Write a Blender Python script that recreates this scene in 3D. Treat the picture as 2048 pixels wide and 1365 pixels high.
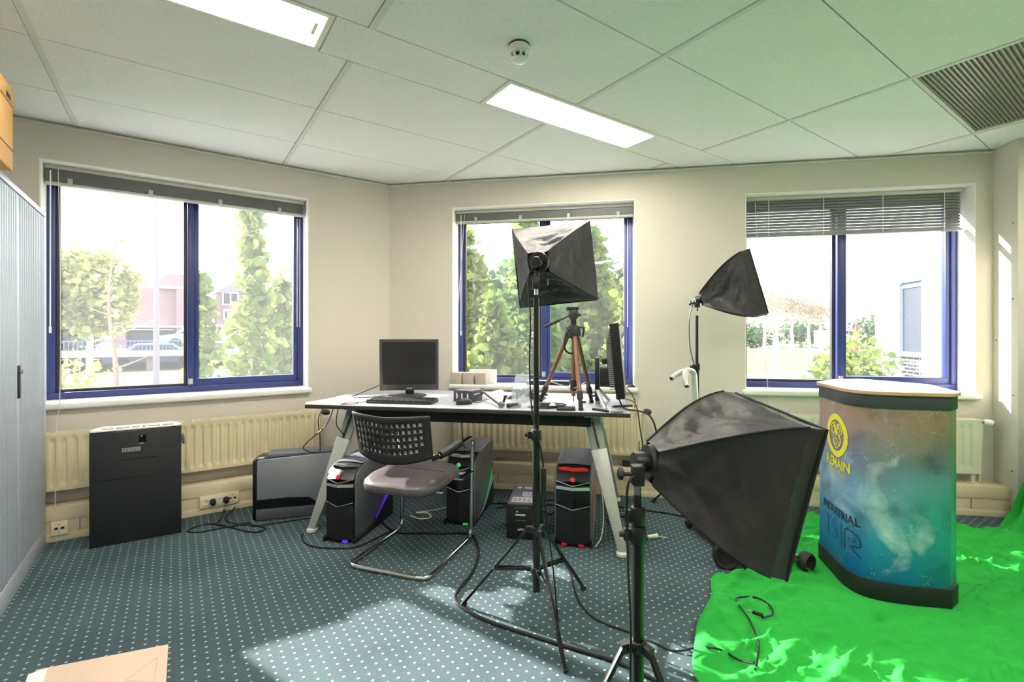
import bpy, bmesh, math, random
from mathutils import Vector, Matrix, noise
for o in list(bpy.data.objects): bpy.data.objects.remove(o)
S = bpy.context.scene
COL = S.collection
R = math.radians
PI = math.pi
V = Vector

# ------------------------------------------------------------------ camera
CAMH = 1.245            # lens height above the carpet
CEIL = 2.545
cd = bpy.data.cameras.new('camera'); cam = bpy.data.objects.new('camera', cd); COL.objects.link(cam)
cam.location = (0, 0, CAMH); cam.rotation_euler = (PI/2, 0, 0)
cd.sensor_width = 36; cd.lens = 961/2048*36; cd.shift_y = -14.5/2048
cd.clip_start = .03; cd.clip_end = 500
S.camera = cam
S.view_settings.view_transform = 'Standard'; S.view_settings.look = 'None'
S.view_settings.exposure = 0.53; S.view_settings.gamma = 1; S.view_settings.use_curve_mapping = False
# ------------------------------------------------------------------ sky and sun
W = bpy.data.worlds.new('sky'); S.world = W; W.use_nodes = True
bg = W.node_tree.nodes['Background']; bg.inputs[0].default_value = (.93, .96, 1, 1); bg.inputs[1].default_value = 3.4
SUN_EL = 22.5
sd = bpy.data.lights.new('sun', 'SUN'); sun = bpy.data.objects.new('sun', sd); COL.objects.link(sun)
sd.energy = 20; sd.angle = R(.9); sd.color = (1, .95, .87)
_d = V((.83*math.cos(R(SUN_EL)), -.557*math.cos(R(SUN_EL)), -math.sin(R(SUN_EL))))
sun.rotation_euler = _d.to_track_quat('-Z', 'Y').to_euler(); sun.location = (-20, 12, 12)
LAMP = 20.0             # radiance of the ceiling luminaires

# ------------------------------------------------------------------ helpers
ROOT = {}
class MB:
    def __init__(s, T=None): s.v = []; s.f = []; s.T = T or Matrix()
    def add(s, vs, fs):
        n = len(s.v); s.v += [V(v) for v in vs]; s.f += [tuple(i+n for i in f) for f in fs]; return s
    def box(s, x0, x1, y0, y1, z0, z1):
        return s.add([(x0,y0,z0),(x1,y0,z0),(x1,y1,z0),(x0,y1,z0),(x0,y0,z1),(x1,y0,z1),(x1,y1,z1),(x0,y1,z1)],
                     [(0,3,2,1),(4,5,6,7),(0,1,5,4),(1,2,6,5),(2,3,7,6),(3,0,4,7)])
    def bar(s, p0, p1, w, h, w1=None, h1=None, up=(0,0,1)):
        p0 = V(p0); p1 = V(p1); d = (p1-p0).normalized(); x = d.cross(V(up))
        if x.length < 1e-4: x = d.cross(V((0,1,0)))
        x.normalize(); y = x.cross(d); w1 = w if w1 is None else w1; h1 = h if h1 is None else h1
        vs = []
        for p, a, b in ((p0,w,h),(p1,w1,h1)):
            for i, j in ((-1,-1),(1,-1),(1,1),(-1,1)): vs.append(p+x*i*a/2+y*j*b/2)
        return s.add(vs, [(0,1,2,3),(7,6,5,4),(0,4,5,1),(1,5,6,2),(2,6,7,3),(3,7,4,0)])
    def ring(s, pts_list, closed=False, caps=True):
        n = len(pts_list[0]); base = len(s.v); m = len(pts_list)
        for ring in pts_list: s.v += [V(p) for p in ring]
        for k in range(m if closed else m-1):
            a = base+k*n; b = base+((k+1) % m)*n
            for i in range(n): j = (i+1) % n; s.f.append((a+i, a+j, b+j, b+i))
        if caps and not closed:
            s.f.append(tuple(base+i for i in reversed(range(n)))); s.f.append(tuple(base+(m-1)*n+i for i in range(n)))
        return s
    def cyl(s, p0, p1, r0, r1=None, n=12):
        p0 = V(p0); p1 = V(p1); r1 = r0 if r1 is None else r1
        d = (p1-p0).normalized(); x = d.orthogonal().normalized(); y = d.cross(x)
        return s.ring([[p+(x*math.cos(2*PI*i/n)+y*math.sin(2*PI*i/n))*r for i in range(n)] for p, r in ((p0,r0),(p1,r1))])
    def tube(s, pts, r, n=8, sub=6, spline=True, closed=False):
        P = [V(p) for p in pts]
        if spline:
            Q = []; m = len(P)
            for i in range(m if closed else m-1):
                if closed: a, b, c, d = P[i-1], P[i], P[(i+1) % m], P[(i+2) % m]
                else: a, b, c, d = P[max(i-1,0)], P[i], P[i+1], P[min(i+2,m-1)]
                for k in range(sub):
                    t = k/sub; Q.append(.5*((2*b)+(c-a)*t+(2*a-5*b+4*c-d)*t*t+(3*b-a-3*c+d)*t**3))
            if not closed: Q.append(P[-1])
            P = Q
        m = len(P); rings = []; x = None
        for i, p in enumerate(P):
            if closed: d = P[(i+1) % m]-P[i-1]
            else: d = P[min(i+1,m-1)]-P[max(i-1,0)]
            d.normalize()
            x = d.orthogonal().normalized() if x is None else (x-d*x.dot(d)).normalized()
            y = d.cross(x)
            rr = r(i/(m-1)) if callable(r) else r
            rings.append([p+(x*math.cos(2*PI*k/n)+y*math.sin(2*PI*k/n))*rr for k in range(n)])
        return s.ring(rings, closed=closed)
    def lathe(s, prof, c=(0,0,0), axis=(0,0,1), n=20):
        c = V(c); d = V(axis).normalized(); x = d.orthogonal().normalized(); y = d.cross(x)
        return s.ring([[c+d*z+(x*math.cos(2*PI*k/n)+y*math.sin(2*PI*k/n))*max(r,1e-4) for k in range(n)] for r, z in prof])
    def prism(s, poly, z0, z1, ax='z'):
        def P(a, b, c): return {'z':(a,b,c), 'x':(c,a,b), 'y':(a,c,b)}[ax]
        return s.ring([[P(a,b,z0) for a, b in poly],[P(a,b,z1) for a, b in poly]])
    def grid(s, fn, nu, nv, skip=None):
        base = len(s.v)
        for j in range(nv+1):
            for i in range(nu+1): s.v.append(V(fn(i/nu, j/nv)))
        for j in range(nv):
            for i in range(nu):
                if skip and skip(i, j): continue
                a = base+j*(nu+1)+i; s.f.append((a, a+1, a+nu+2, a+nu+1))
        return s
    def build(s, name, mat, parent=None, bevel=0, seg=2, smooth=True, angle=38, recalc=True):
        ws = [s.T@v for v in s.v]
        if parent is not None: M = ROOT[parent.name]
        else:
            xs = [v.x for v in ws]; ys = [v.y for v in ws]; zs = [v.z for v in ws]
            M = Matrix.Translation(((min(xs)+max(xs))/2, (min(ys)+max(ys))/2, min(zs)))
        inv = M.inverted(); me = bpy.data.meshes.new(name)
        me.from_pydata([inv@w for w in ws], [], s.f)
        if bevel or recalc:
            bm = bmesh.new(); bm.from_mesh(me)
            if recalc: bmesh.ops.recalc_face_normals(bm, faces=bm.faces)
            if bevel:
                es = [e for e in bm.edges if len(e.link_faces) == 2 and e.calc_face_angle(0) > R(25)]
                bmesh.ops.bevel(bm, geom=es, offset=bevel, segments=seg, profile=.5, affect='EDGES', clamp_overlap=True)
            bm.to_mesh(me); bm.free()
        if smooth:
            me.polygons.foreach_set('use_smooth', [True]*len(me.polygons)); me.set_sharp_from_angle(angle=R(angle))
        me.materials.append(mat)
        o = bpy.data.objects.new(name, me); COL.objects.link(o)
        if parent is not None: o.parent = parent
        else: o.matrix_world = M
        ROOT[o.name] = M
        return o
def tag(o, label=None, cat=None, group=None, kind=None):
    for k, v in (('label',label),('category',cat),('group',group),('kind',kind)):
        if v: o[k] = v
    return o
def thing(name, label, cat, loc=(0,0,0), rz=0, group=None, kind=None):
    o = bpy.data.objects.new(name, None); COL.objects.link(o); o.empty_display_size = .1
    o.location = loc; o.rotation_euler = (0,0,rz); ROOT[o.name] = Matrix.Translation(loc)@Matrix.Rotation(rz,4,'Z')
    return tag(o, label, cat, group, kind)
def frame(o, x, y, z=(0,0,1)):
    m = Matrix.Identity(4)
    for i, a in enumerate((x,y,z,o)):
        for j in range(3): m[j][i] = a[j]
    return m
def place(loc, rz): return Matrix.Translation(loc)@Matrix.Rotation(rz,4,'Z')
def share(o, parent, loc=(0,0,0)):          # another copy of a part, sharing its mesh
    c = o.copy(); COL.objects.link(c); c.parent = parent; c.location = loc; ROOT[c.name] = ROOT[parent.name]; return c
def lin(c): return tuple((x/255/12.92 if x <= 10 else ((x/255+.055)/1.055)**2.4) for x in c)+(1,)
def mat(name, rgb, rough=.5, metal=0, bump=0, bscale=60, var=0, vscale=8, emit=0, spec=.5, alpha=1, coat=0):
    m = bpy.data.materials.new(name); m.use_nodes = True; N = m.node_tree.nodes; L = m.node_tree.links
    b = N['Principled BSDF']; c = lin(rgb)
    b.inputs['Base Color'].default_value = c; b.inputs['Roughness'].default_value = rough; b.inputs['Metallic'].default_value = metal
    b.inputs['Specular IOR Level'].default_value = spec
    if coat: b.inputs['Coat Weight'].default_value = coat
    if alpha < 1: b.inputs['Alpha'].default_value = alpha
    if emit: b.inputs['Emission Color'].default_value = c; b.inputs['Emission Strength'].default_value = emit
    if bump or var:
        tc = N.new('ShaderNodeTexCoord')
    if bump:
        n = N.new('ShaderNodeTexNoise'); n.inputs['Scale'].default_value = bscale; n.inputs['Detail'].default_value = 5
        L.new(tc.outputs['Object'], n.inputs['Vector']); bp = N.new('ShaderNodeBump'); bp.inputs['Strength'].default_value = bump
        bp.inputs['Distance'].default_value = .01; L.new(n.outputs['Fac'], bp.inputs['Height']); L.new(bp.outputs['Normal'], b.inputs['Normal'])
    if var:
        n = N.new('ShaderNodeTexNoise'); n.inputs['Scale'].default_value = vscale; n.inputs['Detail'].default_value = 6
        L.new(tc.outputs['Object'], n.inputs['Vector']); mx = N.new('ShaderNodeMix'); mx.data_type = 'RGBA'
        L.new(n.outputs['Fac'], mx.inputs['Factor'])
        mx.inputs['A'].default_value = tuple(x*(1-var) for x in c[:3])+(1,); mx.inputs['B'].default_value = tuple(min(1,x*(1+var)) for x in c[:3])+(1,)
        L.new(mx.outputs['Result'], b.inputs['Base Color'])
    return m
def carpet_mat():
    m = mat('carpet', (92,112,116), .95, bump=.5, bscale=350, spec=.15); N = m.node_tree.nodes; L = m.node_tree.links; b = N['Principled BSDF']
    def n(t, **k):
        x = N.new(t)
        for a, v in k.items(): setattr(x, a, v)
        return x
    g = n('ShaderNodeNewGeometry'); mp = n('ShaderNodeMapping'); mp.vector_type = 'POINT'
    mp.inputs['Rotation'].default_value = (0,0,R(-35)); mp.inputs['Scale'].default_value = (25,25,0)
    L.new(g.outputs['Position'], mp.inputs['Vector'])
    fr = n('ShaderNodeVectorMath', operation='FRACTION'); L.new(mp.outputs[0], fr.inputs[0])
    ds = n('ShaderNodeVectorMath', operation='DISTANCE'); L.new(fr.outputs[0], ds.inputs[0]); ds.inputs[1].default_value = (.5,.5,0)
    ra = n('ShaderNodeMapRange'); ra.inputs['From Min'].default_value = .10; ra.inputs['From Max'].default_value = .15
    ra.inputs['To Min'].default_value = 1; ra.inputs['To Max'].default_value = 0; L.new(ds.outputs['Value'], ra.inputs['Value'])
    n1 = n('ShaderNodeTexNoise'); n1.inputs['Scale'].default_value = 2.2; n1.inputs['Detail'].default_value = 6; L.new(g.outputs['Position'], n1.inputs['Vector'])
    n2 = n('ShaderNodeTexNoise'); n2.inputs['Scale'].default_value = 240; n2.inputs['Detail'].default_value = 2; L.new(g.outputs['Position'], n2.inputs['Vector'])
    ad = n('ShaderNodeMath', operation='ADD'); L.new(n1.outputs['Fac'], ad.inputs[0]); L.new(n2.outputs['Fac'], ad.inputs[1])
    cr = n('ShaderNodeMapRange'); cr.inputs['From Min'].default_value = .6; cr.inputs['From Max'].default_value = 1.4; L.new(ad.outputs[0], cr.inputs['Value'])
    mx = n('ShaderNodeMix', data_type='RGBA'); L.new(cr.outputs[0], mx.inputs['Factor']); mx.inputs['A'].default_value = lin((54,70,76)); mx.inputs['B'].default_value = lin((88,106,110))
    m2 = n('ShaderNodeMix', data_type='RGBA'); L.new(ra.outputs[0], m2.inputs['Factor']); L.new(mx.outputs['Result'], m2.inputs['A']); m2.inputs['B'].default_value = lin((166,180,182))
    L.new(m2.outputs['Result'], b.inputs['Base Color'])
    return m
def tile_mat():
    m = mat('ceiling_tile', (244,244,242), .95, bump=.35, bscale=90, spec=.2); N = m.node_tree.nodes; L = m.node_tree.links
    g = N.new('ShaderNodeNewGeometry'); v = N.new('ShaderNodeTexNoise'); v.inputs['Scale'].default_value = 150; v.inputs['Detail'].default_value = 3
    L.new(g.outputs['Position'], v.inputs['Vector']); mr = N.new('ShaderNodeMapRange'); mr.inputs['From Min'].default_value = .62; mr.inputs['From Max'].default_value = .72
    L.new(v.outputs['Fac'], mr.inputs['Value']); mx = N.new('ShaderNodeMix'); mx.data_type = 'RGBA'; L.new(mr.outputs[0], mx.inputs['Factor'])
    mx.inputs['A'].default_value = lin((246,246,244)); mx.inputs['B'].default_value = lin((206,207,203)); L.new(mx.outputs['Result'], N['Principled BSDF'].inputs['Base Color'])
    return m
def glass_mat(name='window_glass', gloss=.06, tint=(1,1,1,1)):
    m = bpy.data.materials.new(name); m.use_nodes = True; N = m.node_tree.nodes; L = m.node_tree.links
    N.remove(N['Principled BSDF']); t = N.new('ShaderNodeBsdfTransparent'); t.inputs[0].default_value = tint
    g = N.new('ShaderNodeBsdfGlossy'); g.inputs['Roughness'].default_value = .02; mx = N.new('ShaderNodeMixShader')
    f = N.new('ShaderNodeLayerWeight'); pw = N.new('ShaderNodeMath'); pw.operation = 'POWER'; pw.inputs[1].default_value = 4; L.new(f.outputs['Facing'], pw.inputs[0])
    ma = N.new('ShaderNodeMath'); ma.operation = 'MULTIPLY_ADD'; ma.inputs[1].default_value = .5; ma.inputs[2].default_value = .02; L.new(pw.outputs[0], ma.inputs[0])
    L.new(ma.outputs[0], mx.inputs[0]); L.new(t.outputs[0], mx.inputs[1]); L.new(g.outputs[0], mx.inputs[2])
    tr = N.new('ShaderNodeBsdfTranslucent'); tr.inputs[0].default_value = (.95,.97,1,1); m2 = N.new('ShaderNodeMixShader'); m2.inputs[0].default_value = .019     # white veil mixed into the pane, imitating hazy glare over the view
    L.new(mx.outputs[0], m2.inputs[1]); L.new(tr.outputs[0], m2.inputs[2]); L.new(m2.outputs[0], N['Material Output'].inputs[0]); return m
def leaf_mat(name, a, b):
    m = bpy.data.materials.new(name); m.use_nodes = True; N = m.node_tree.nodes; L = m.node_tree.links
    N.remove(N['Principled BSDF']); g = N.new('ShaderNodeNewGeometry'); n = N.new('ShaderNodeTexNoise'); n.inputs['Scale'].default_value = 3.5; n.inputs['Detail'].default_value = 4
    L.new(g.outputs['Position'], n.inputs['Vector']); mx = N.new('ShaderNodeMix'); mx.data_type = 'RGBA'; mr = N.new('ShaderNodeMapRange')
    mr.inputs['From Min'].default_value = .35; mr.inputs['From Max'].default_value = .65; L.new(n.outputs['Fac'], mr.inputs['Value']); L.new(mr.outputs[0], mx.inputs['Factor'])
    mx.inputs['A'].default_value = lin(a); mx.inputs['B'].default_value = lin(b)
    d = N.new('ShaderNodeBsdfDiffuse'); t = N.new('ShaderNodeBsdfTranslucent'); ms = N.new('ShaderNodeMixShader'); ms.inputs[0].default_value = .5
    for s in (d, t): L.new(mx.outputs['Result'], s.inputs['Color'])
    L.new(d.outputs[0], ms.inputs[1]); L.new(t.outputs[0], ms.inputs[2]); L.new(ms.outputs[0], N['Material Output'].inputs[0]); return m
def galaxy_mat():
    m = mat('galaxy_print', (120,120,120), .32); N = m.node_tree.nodes; L = m.node_tree.links; b = N['Principled BSDF']
    g = N.new('ShaderNodeNewGeometry'); sx = N.new('ShaderNodeSeparateXYZ'); L.new(g.outputs['Position'], sx.inputs[0])
    def noise_(sc, det=8, dist=.6):
        n = N.new('ShaderNodeTexNoise'); n.inputs['Scale'].default_value = sc; n.inputs['Detail'].default_value = det; n.inputs['Distortion'].default_value = dist
        L.new(g.outputs['Position'], n.inputs['Vector']); return n.outputs['Fac']
    def math_(op, a, c=None, k=None):
        x = N.new('ShaderNodeMath'); x.operation = op; L.new(a, x.inputs[0])
        if c is not None: L.new(c, x.inputs[1])
        if k is not None: x.inputs[1].default_value = k
        return x.outputs[0]
    def ramp(fac, stops):
        r = N.new('ShaderNodeValToRGB'); L.new(fac, r.inputs[0]); e = r.color_ramp.elements
        while len(e) < len(stops): e.new(.5)
        for x, (p, c) in zip(e, stops): x.position = p; x.color = lin(c)
        return r.outputs[0]
    def mix(f, a, c, blend='MIX'):
        x = N.new('ShaderNodeMix'); x.data_type = 'RGBA'; x.blend_type = blend; L.new(f, x.inputs['Factor']); L.new(a, x.inputs['A'])
        if isinstance(c, tuple): x.inputs['B'].default_value = lin(c)
        else: L.new(c, x.inputs['B'])
        return x.outputs['Result']
    zz = math_('ADD', sx.outputs['Z'], math_('MULTIPLY', math_('SUBTRACT', noise_(3.5), k=.5), k=.34))
    base = ramp(zz, [(.10,(14,92,150)),(.32,(40,128,176)),(.50,(120,160,196)),(.62,(112,122,150)),(.74,(150,132,136)),(.90,(152,122,106))])
    right = ramp(zz, [(.10,(12,128,128)),(.35,(40,150,130)),(.55,(70,120,112)),(.70,(104,112,92)),(.85,(128,114,84)),(.95,(138,118,88))])
    fx = N.new('ShaderNodeMapRange'); fx.inputs['From Min'].default_value = 1.66; fx.inputs['From Max'].default_value = 2.0; L.new(math_('ADD', sx.outputs['X'], math_('MULTIPLY', math_('SUBTRACT', noise_(4), k=.5), k=.3)), fx.inputs['Value'])
    col = mix(fx.outputs[0], base, right)
    cl = N.new('ShaderNodeMapRange'); cl.inputs['From Min'].default_value = .52; cl.inputs['From Max'].default_value = .72; cl.inputs['To Max'].default_value = .75; sp = N.new('ShaderNodeVectorMath'); sp.operation = 'DISTANCE'; L.new(g.outputs['Position'], sp.inputs[0]); sp.inputs[1].default_value = (1.67,2.27,.44)
    fall = N.new('ShaderNodeMapRange'); fall.inputs['From Min'].default_value = .05; fall.inputs['From Max'].default_value = .42; fall.inputs['To Min'].default_value = .07; fall.inputs['To Max'].default_value = -.14; L.new(sp.outputs['Value'], fall.inputs['Value'])
    L.new(math_('ADD', noise_(5, 9, .9), fall.outputs[0]), cl.inputs['Value'])
    col = mix(cl.outputs[0], col, (206,220,232))
    dk = N.new('ShaderNodeMapRange'); dk.inputs['From Min'].default_value = .48; dk.inputs['From Max'].default_value = .3; dk.inputs['To Max'].default_value = .55; L.new(noise_(6, 9, .4), dk.inputs['Value'])
    col = mix(dk.outputs[0], col, (34,52,74))
    for sc, th in ((70,.09),(150,.12)):
        vo = N.new('ShaderNodeTexVoronoi'); vo.inputs['Scale'].default_value = sc; L.new(g.outputs['Position'], vo.inputs['Vector'])
        st = N.new('ShaderNodeMapRange'); st.inputs['From Min'].default_value = th*1.6; st.inputs['From Max'].default_value = th*.7; L.new(vo.outputs['Distance'], st.inputs['Value'])
        sw = math_('GREATER_THAN', noise_(14), k=.55); col = mix(math_('MULTIPLY', st.outputs[0], sw), col, (236,244,240))
    L.new(col, b.inputs['Base Color']); return m

M_ = dict(
 wall=mat('wall_paint', (215,209,196), .9, bump=.12, bscale=160, spec=.25), lower=mat('wall_lower', (222,212,184), .85, spec=.3),
 white=mat('white_paint', (242,240,234), .55), reveal=mat('reveal_plaster', (246,244,238), .85),
 carpet=carpet_mat(), tile=tile_mat(), tbar=mat('ceiling_grid_paint', (226,226,222), .6), plenum=mat('plenum_shadow', (60,60,58), .9),
 blue=mat('window_blue_paint', (52,62,122), .38), bronze=mat('sash_bronze', (66,62,70), .45, metal=.2), glass=glass_mat(),
 slat=mat('blind_slat', (132,134,132), .45, metal=.1), rail=mat('blind_rail', (196,194,188), .45), cord=mat('cord_white', (224,220,208), .7),
 clearplas=mat('clear_clip', (220,222,222), .25, alpha=.55),
 rad=mat('radiator_cream', (226,214,178), .45), trunk=mat('trunking_cream', (226,212,178), .55), dark=mat('dark_plastic', (36,35,36), .5),
 black=mat('black_plastic', (22,22,24), .42), matte=mat('matte_black', (24,24,25), .8), glossb=mat('gloss_black', (10,10,12), .14),
 chrome=mat('chrome', (205,205,205), .12, metal=1), steel=mat('brushed_steel', (140,143,141), .32, metal=.9), alu=mat('grey_aluminium', (176,178,174), .42, metal=.55),
 socket=mat('socket_cream', (234,224,190), .4), cabin=mat('cabinet_grey', (196,200,208), .4, metal=.25), tambour=mat('tambour_slat', (176,184,194), .36, metal=.35),
 card=mat('cardboard_brown', (206,160,104), .85, var=.06, vscale=5), cardp=mat('cardboard_pale', (214,188,168), .85, var=.05, vscale=4), tape=mat('paper_tape', (240,236,228), .6),
 leather=mat('seat_leather', (80,73,76), .38, bump=.08, bscale=60), deskw=mat('desk_laminate', (176,176,182), .42), edge=mat('desk_edge', (52,50,50), .5),
 fabric=mat('softbox_nylon', (48,46,47), .52, bump=.5, bscale=22, spec=.4), diffuser=mat('diffuser_cloth', (240,240,238), .9), polebk=mat('pole_black', (20,21,20), .3), 
 bronzeleg=mat('tripod_bronze', (140,104,84), .36, metal=.5), green=mat('green_screen', (46,160,64), .9, spec=.1), 
 galaxy=galaxy_mat(), ctop=mat('counter_top', (236,232,226), .35), wood=mat('beech_edge', (196,150,108), .5), anthr=mat('anthracite_band', (52,58,66), .45), cbase=mat('counter_base', (26,27,30), .55),
 yellow=mat('logo_yellow', (226,214,52), .5), logob=mat('logo_dark_blue', (24,52,84), .5), logot=mat('logo_teal', (24,104,156), .45),
 pcs=mat('tower_grey', (112,114,118), .34, metal=.35), pcl=mat('tower_silver', (150,152,160), .36, metal=.4), mesh=mat('mesh_speckle', (96,100,116), .4, var=.9, vscale=160), meshb=mat('mesh_black', (40,42,48), .5, var=.9, vscale=220),
 ledp=mat('led_purple', (98,40,230), .4, emit=.7), ledg=mat('led_green', (20,170,80), .4, emit=.5), ledr=mat('led_red', (190,20,26), .4, emit=.18), silverlab=mat('silver_plate', (210,212,216), .25, metal=.7),
 apc=mat('ups_lilac', (96,92,120), .45), label=mat('white_label', (222,222,226), .6), screen=mat('screen_black', (34,34,36), .28), bezel=mat('bezel_grey', (60,60,60), .4),
 key=mat('key_black', (40,40,42), .5), paper=mat('paper_white', (240,238,240), .8), yel=mat('yellow_card', (244,220,120), .8), grey=mat('box_charcoal', (62,62,64), .5), kraft=mat('kraft_paper', (196,182,168), .85),
 plastic=mat('clear_plastic', (225,232,238), .15, alpha=.27), rubber=mat('rubber', (30,30,30), .7), brown=mat('brown_rubber', (74,56,46), .6), cable=mat('cable_black', (16,16,17), .45), cablew=mat('cable_white', (226,222,206), .5),
 scooter=mat('machine_white', (214,214,208), .4), scootg=mat('machine_grey', (150,154,150), .45), red=mat('red_print', (214,52,56), .6),
 grass=mat('lawn', (76,98,50), .95, var=.3, vscale=.6), asphalt=mat('asphalt_pale', (112,112,116), .9), brick=mat('brick_mauve', (124,102,108), .85, var=.12, vscale=2), concrete=mat('concrete_pale', (214,212,212), .85),
 wwall=mat('white_render', (240,240,240), .85), fglass=mat('far_glass', (52,57,68), .35, spec=.2), bark=mat('bark', (120,104,92), .9), barkp=mat('bark_pale', (206,188,168), .9), railb=mat('railing_blue', (90,116,170), .5),
 rbrick=mat('pale_brick', (84,82,86), .85, var=.15, vscale=6), roofd=mat('roof_slate', (120,116,126), .8), carw=mat('car_silver', (214,218,226), .3), card2=mat('car_blue', (96,120,170), .3), tyre=mat('tyre', (40,40,44), .8),
 leafy=leaf_mat('leaf_fresh', (88,118,58), (140,152,80)), leafg=leaf_mat('leaf_green', (72,104,64), (124,146,82)), leafp=leaf_mat('leaf_pale', (134,144,84), (166,166,108)), leafb=leaf_mat('twig_beige', (164,152,136), (186,174,158)), leafd=leaf_mat('leaf_hedge', (66,94,72), (104,126,88)),
)
M_['lamp'] = mat('lamp_diffuser', (255,250,242), .6, emit=LAMP); M_['tubeglow'] = mat('lamp_tube', (255,250,238), .5, emit=LAMP*1.5)
M_['pit'] = M_['dark']

# ------------------------------------------------------------------ room plan
AX = V((math.sin(R(55)), math.cos(R(55)), 0)); BX = V((-AX.y, AX.x, 0))      # along / across the ceiling grid
CO = V((-1.07, 4.18, 0))                                                      # far corner
uL = -AX; nL = -BX
uB = V((math.sin(R(100)), math.cos(R(100)), 0)); nB = V((math.cos(R(100)), -math.sin(R(100)), 0))
TL = frame(CO, uL, nL); TB = frame(CO, uB, nB); PQ = frame((0,0,0), AX, BX)
RZ = R(35)
ROOM = [(-1.7,-2.4),(5.27,-2.4),(5.27,.288),(1.522,4.037),(-1.7,4.037)]
WZ0, WZ1 = .82, 2.315
def struct(o): return tag(o, kind='structure')
struct(MB(PQ).prism([(-1.9,-2.6),(5.47,-2.6),(5.47,.45),(1.6,4.3),(-1.9,4.3)], -.12, 0).build('floor', M_['carpet'], smooth=False))
def wall(name, T, u0, u1, holes, ext=.26, m='wall'):
    mb = MB(T); x = u0
    for a, b in holes:
        mb.box(x, a, -ext, 0, 0, CEIL+.1); mb.box(a, b, -ext, 0, 0, WZ0-.045); mb.box(a, b, -ext, 0, WZ1, CEIL+.1); x = b
    mb.box(x, u1, -ext, 0, 0, CEIL+.1)
    return struct(mb.build(name, M_[m], smooth=False))
WIN = {1:(.66,2.20), 2:(.57,2.08), 3:(2.90,4.43)}
wall_l = wall('wall_left', TL, -.1, 3.3, [WIN[1]]); wall_b = wall('wall_back', TB, 0, 5.35, [WIN[2], WIN[3]])
struct(MB(PQ).box(5.27,5.5,-2.6,.4,0,CEIL+.1).build('wall_right', M_['wall'], smooth=False))
struct(MB(PQ).box(-1.95,5.5,-2.6,-2.4,0,CEIL+.1).build('wall_rear', M_['wall'], smooth=False))
struct(MB(PQ).box(-1.95,-1.7,-2.6,4.2,0,CEIL+.1).build('wall_side', M_['wall'], smooth=False))
# column at the right end of the window wall
colm = struct(MB(TB).box(4.535,5.3,0,.205,0,CEIL).build('wall_column', M_['wall'], bevel=.003))
mb = MB(TB)
for n_, z in ((.17,1.99),(.17,1.48),(.17,.83),(.16,.32),(.03,1.2)): mb.cyl((4.535,n_,z),(4.529,n_,z),.005,n=8)
mb.build('screw', M_['steel'], colm)
# red emblem sticker at the column's front face
mb = MB(TB).cyl((4.60,.206,1.405),(4.60,.209,1.405),.028,n=20); stk = tag(mb.build('round_sticker', M_['red']), 'small round red sticker on the front of the wall column', 'sticker')
mb = MB(TB)
for k in range(3): mb.bar((4.578+k*.011,.2095,1.395),(4.588+k*.011,.2095,1.418),.002,.003)
mb.build('stripe', M_['white'], stk)
# ceiling: slab with lay-in tiles and grid bars
def clip(poly, room=ROOM, ins=.0):
    n = len(room)
    for i in range(n):
        ax, ay = room[i]; bx, by = room[(i+1) % n]; out = []
        side = lambda p: (bx-ax)*(p[1]-ay)-(by-ay)*(p[0]-ax)-ins*math.hypot(bx-ax,by-ay)
        for j in range(len(poly)):
            p, q = poly[j], poly[(j+1) % len(poly)]; sp, sq = side(p), side(q)
            if sp >= 0: out.append(p)
            if (sp >= 0) != (sq >= 0):
                t = sp/(sp-sq); out.append((p[0]+(q[0]-p[0])*t, p[1]+(q[1]-p[1])*t))
        poly = out
        if len(poly) < 3: return []
    return poly
ceil = struct(MB(PQ).prism([(-1.9,-2.6),(5.47,-2.6),(5.47,.45),(1.6,4.3),(-1.9,4.3)], CEIL+.06, CEIL+.2).build('ceiling', M_['plenum'], smooth=False))
QL = [4.1,3.52,2.92,2.32,2.02,1.43,.84,.24,-.36,-.66,-1.26,-1.86,-2.5]
PL = [-1.72,-.52,.67,1.86,3.05,4.24,5.43]
LIGHTS = {(2.32,2.02):[(-.66,.54),(1.40,2.60)], (-.36,-.66):[(-.66,.54),(1.40,2.60),(3.46,4.66)]}
for q1, q0 in zip(QL, QL[1:]):
    cuts = sorted(set(PL+[x for l in LIGHTS.get((q1,q0),[]) for x in l]))
    lights = LIGHTS.get((q1,q0),[])
    if lights: cuts = sorted([PL[0],PL[-1]]+[x for l in lights for x in l])
    for p0, p1 in zip(cuts, cuts[1:]):
        if (p0,p1) in lights or (abs(p0-3.05) < .01 and abs(q1-.84) < .01): continue
        g = .003
        po = clip([(p0+g,q0+g),(p1-g,q0+g),(p1-g,q1-g),(p0+g,q1-g)])
        if len(po) >= 3: MB(PQ).prism(po, CEIL, CEIL+.02).build('ceiling_tile', M_['tile'], ceil, smooth=False)
for p in PL[1:-1]:
    for qa, qb in ((2.32,4.1),(-.36,2.02),(-2.5,-.66)):
        pc = clip([(p+.0005,qa),(p+.026,qa),(p+.026,qb),(p+.0005,qb)])
        if len(pc) >= 3: MB(PQ).prism(pc, CEIL-.0035, CEIL+.03).build('grid_bar', M_['tbar'], ceil, smooth=False)
# shadow-gap angle round the edge
for T, L_ in ((TL,3.2),(TB,4.53)): struct(MB(T).box(0,L_,0,.022,CEIL-.022,CEIL-.016).build('trim_ceiling', M_['tbar'], smooth=False))
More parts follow.
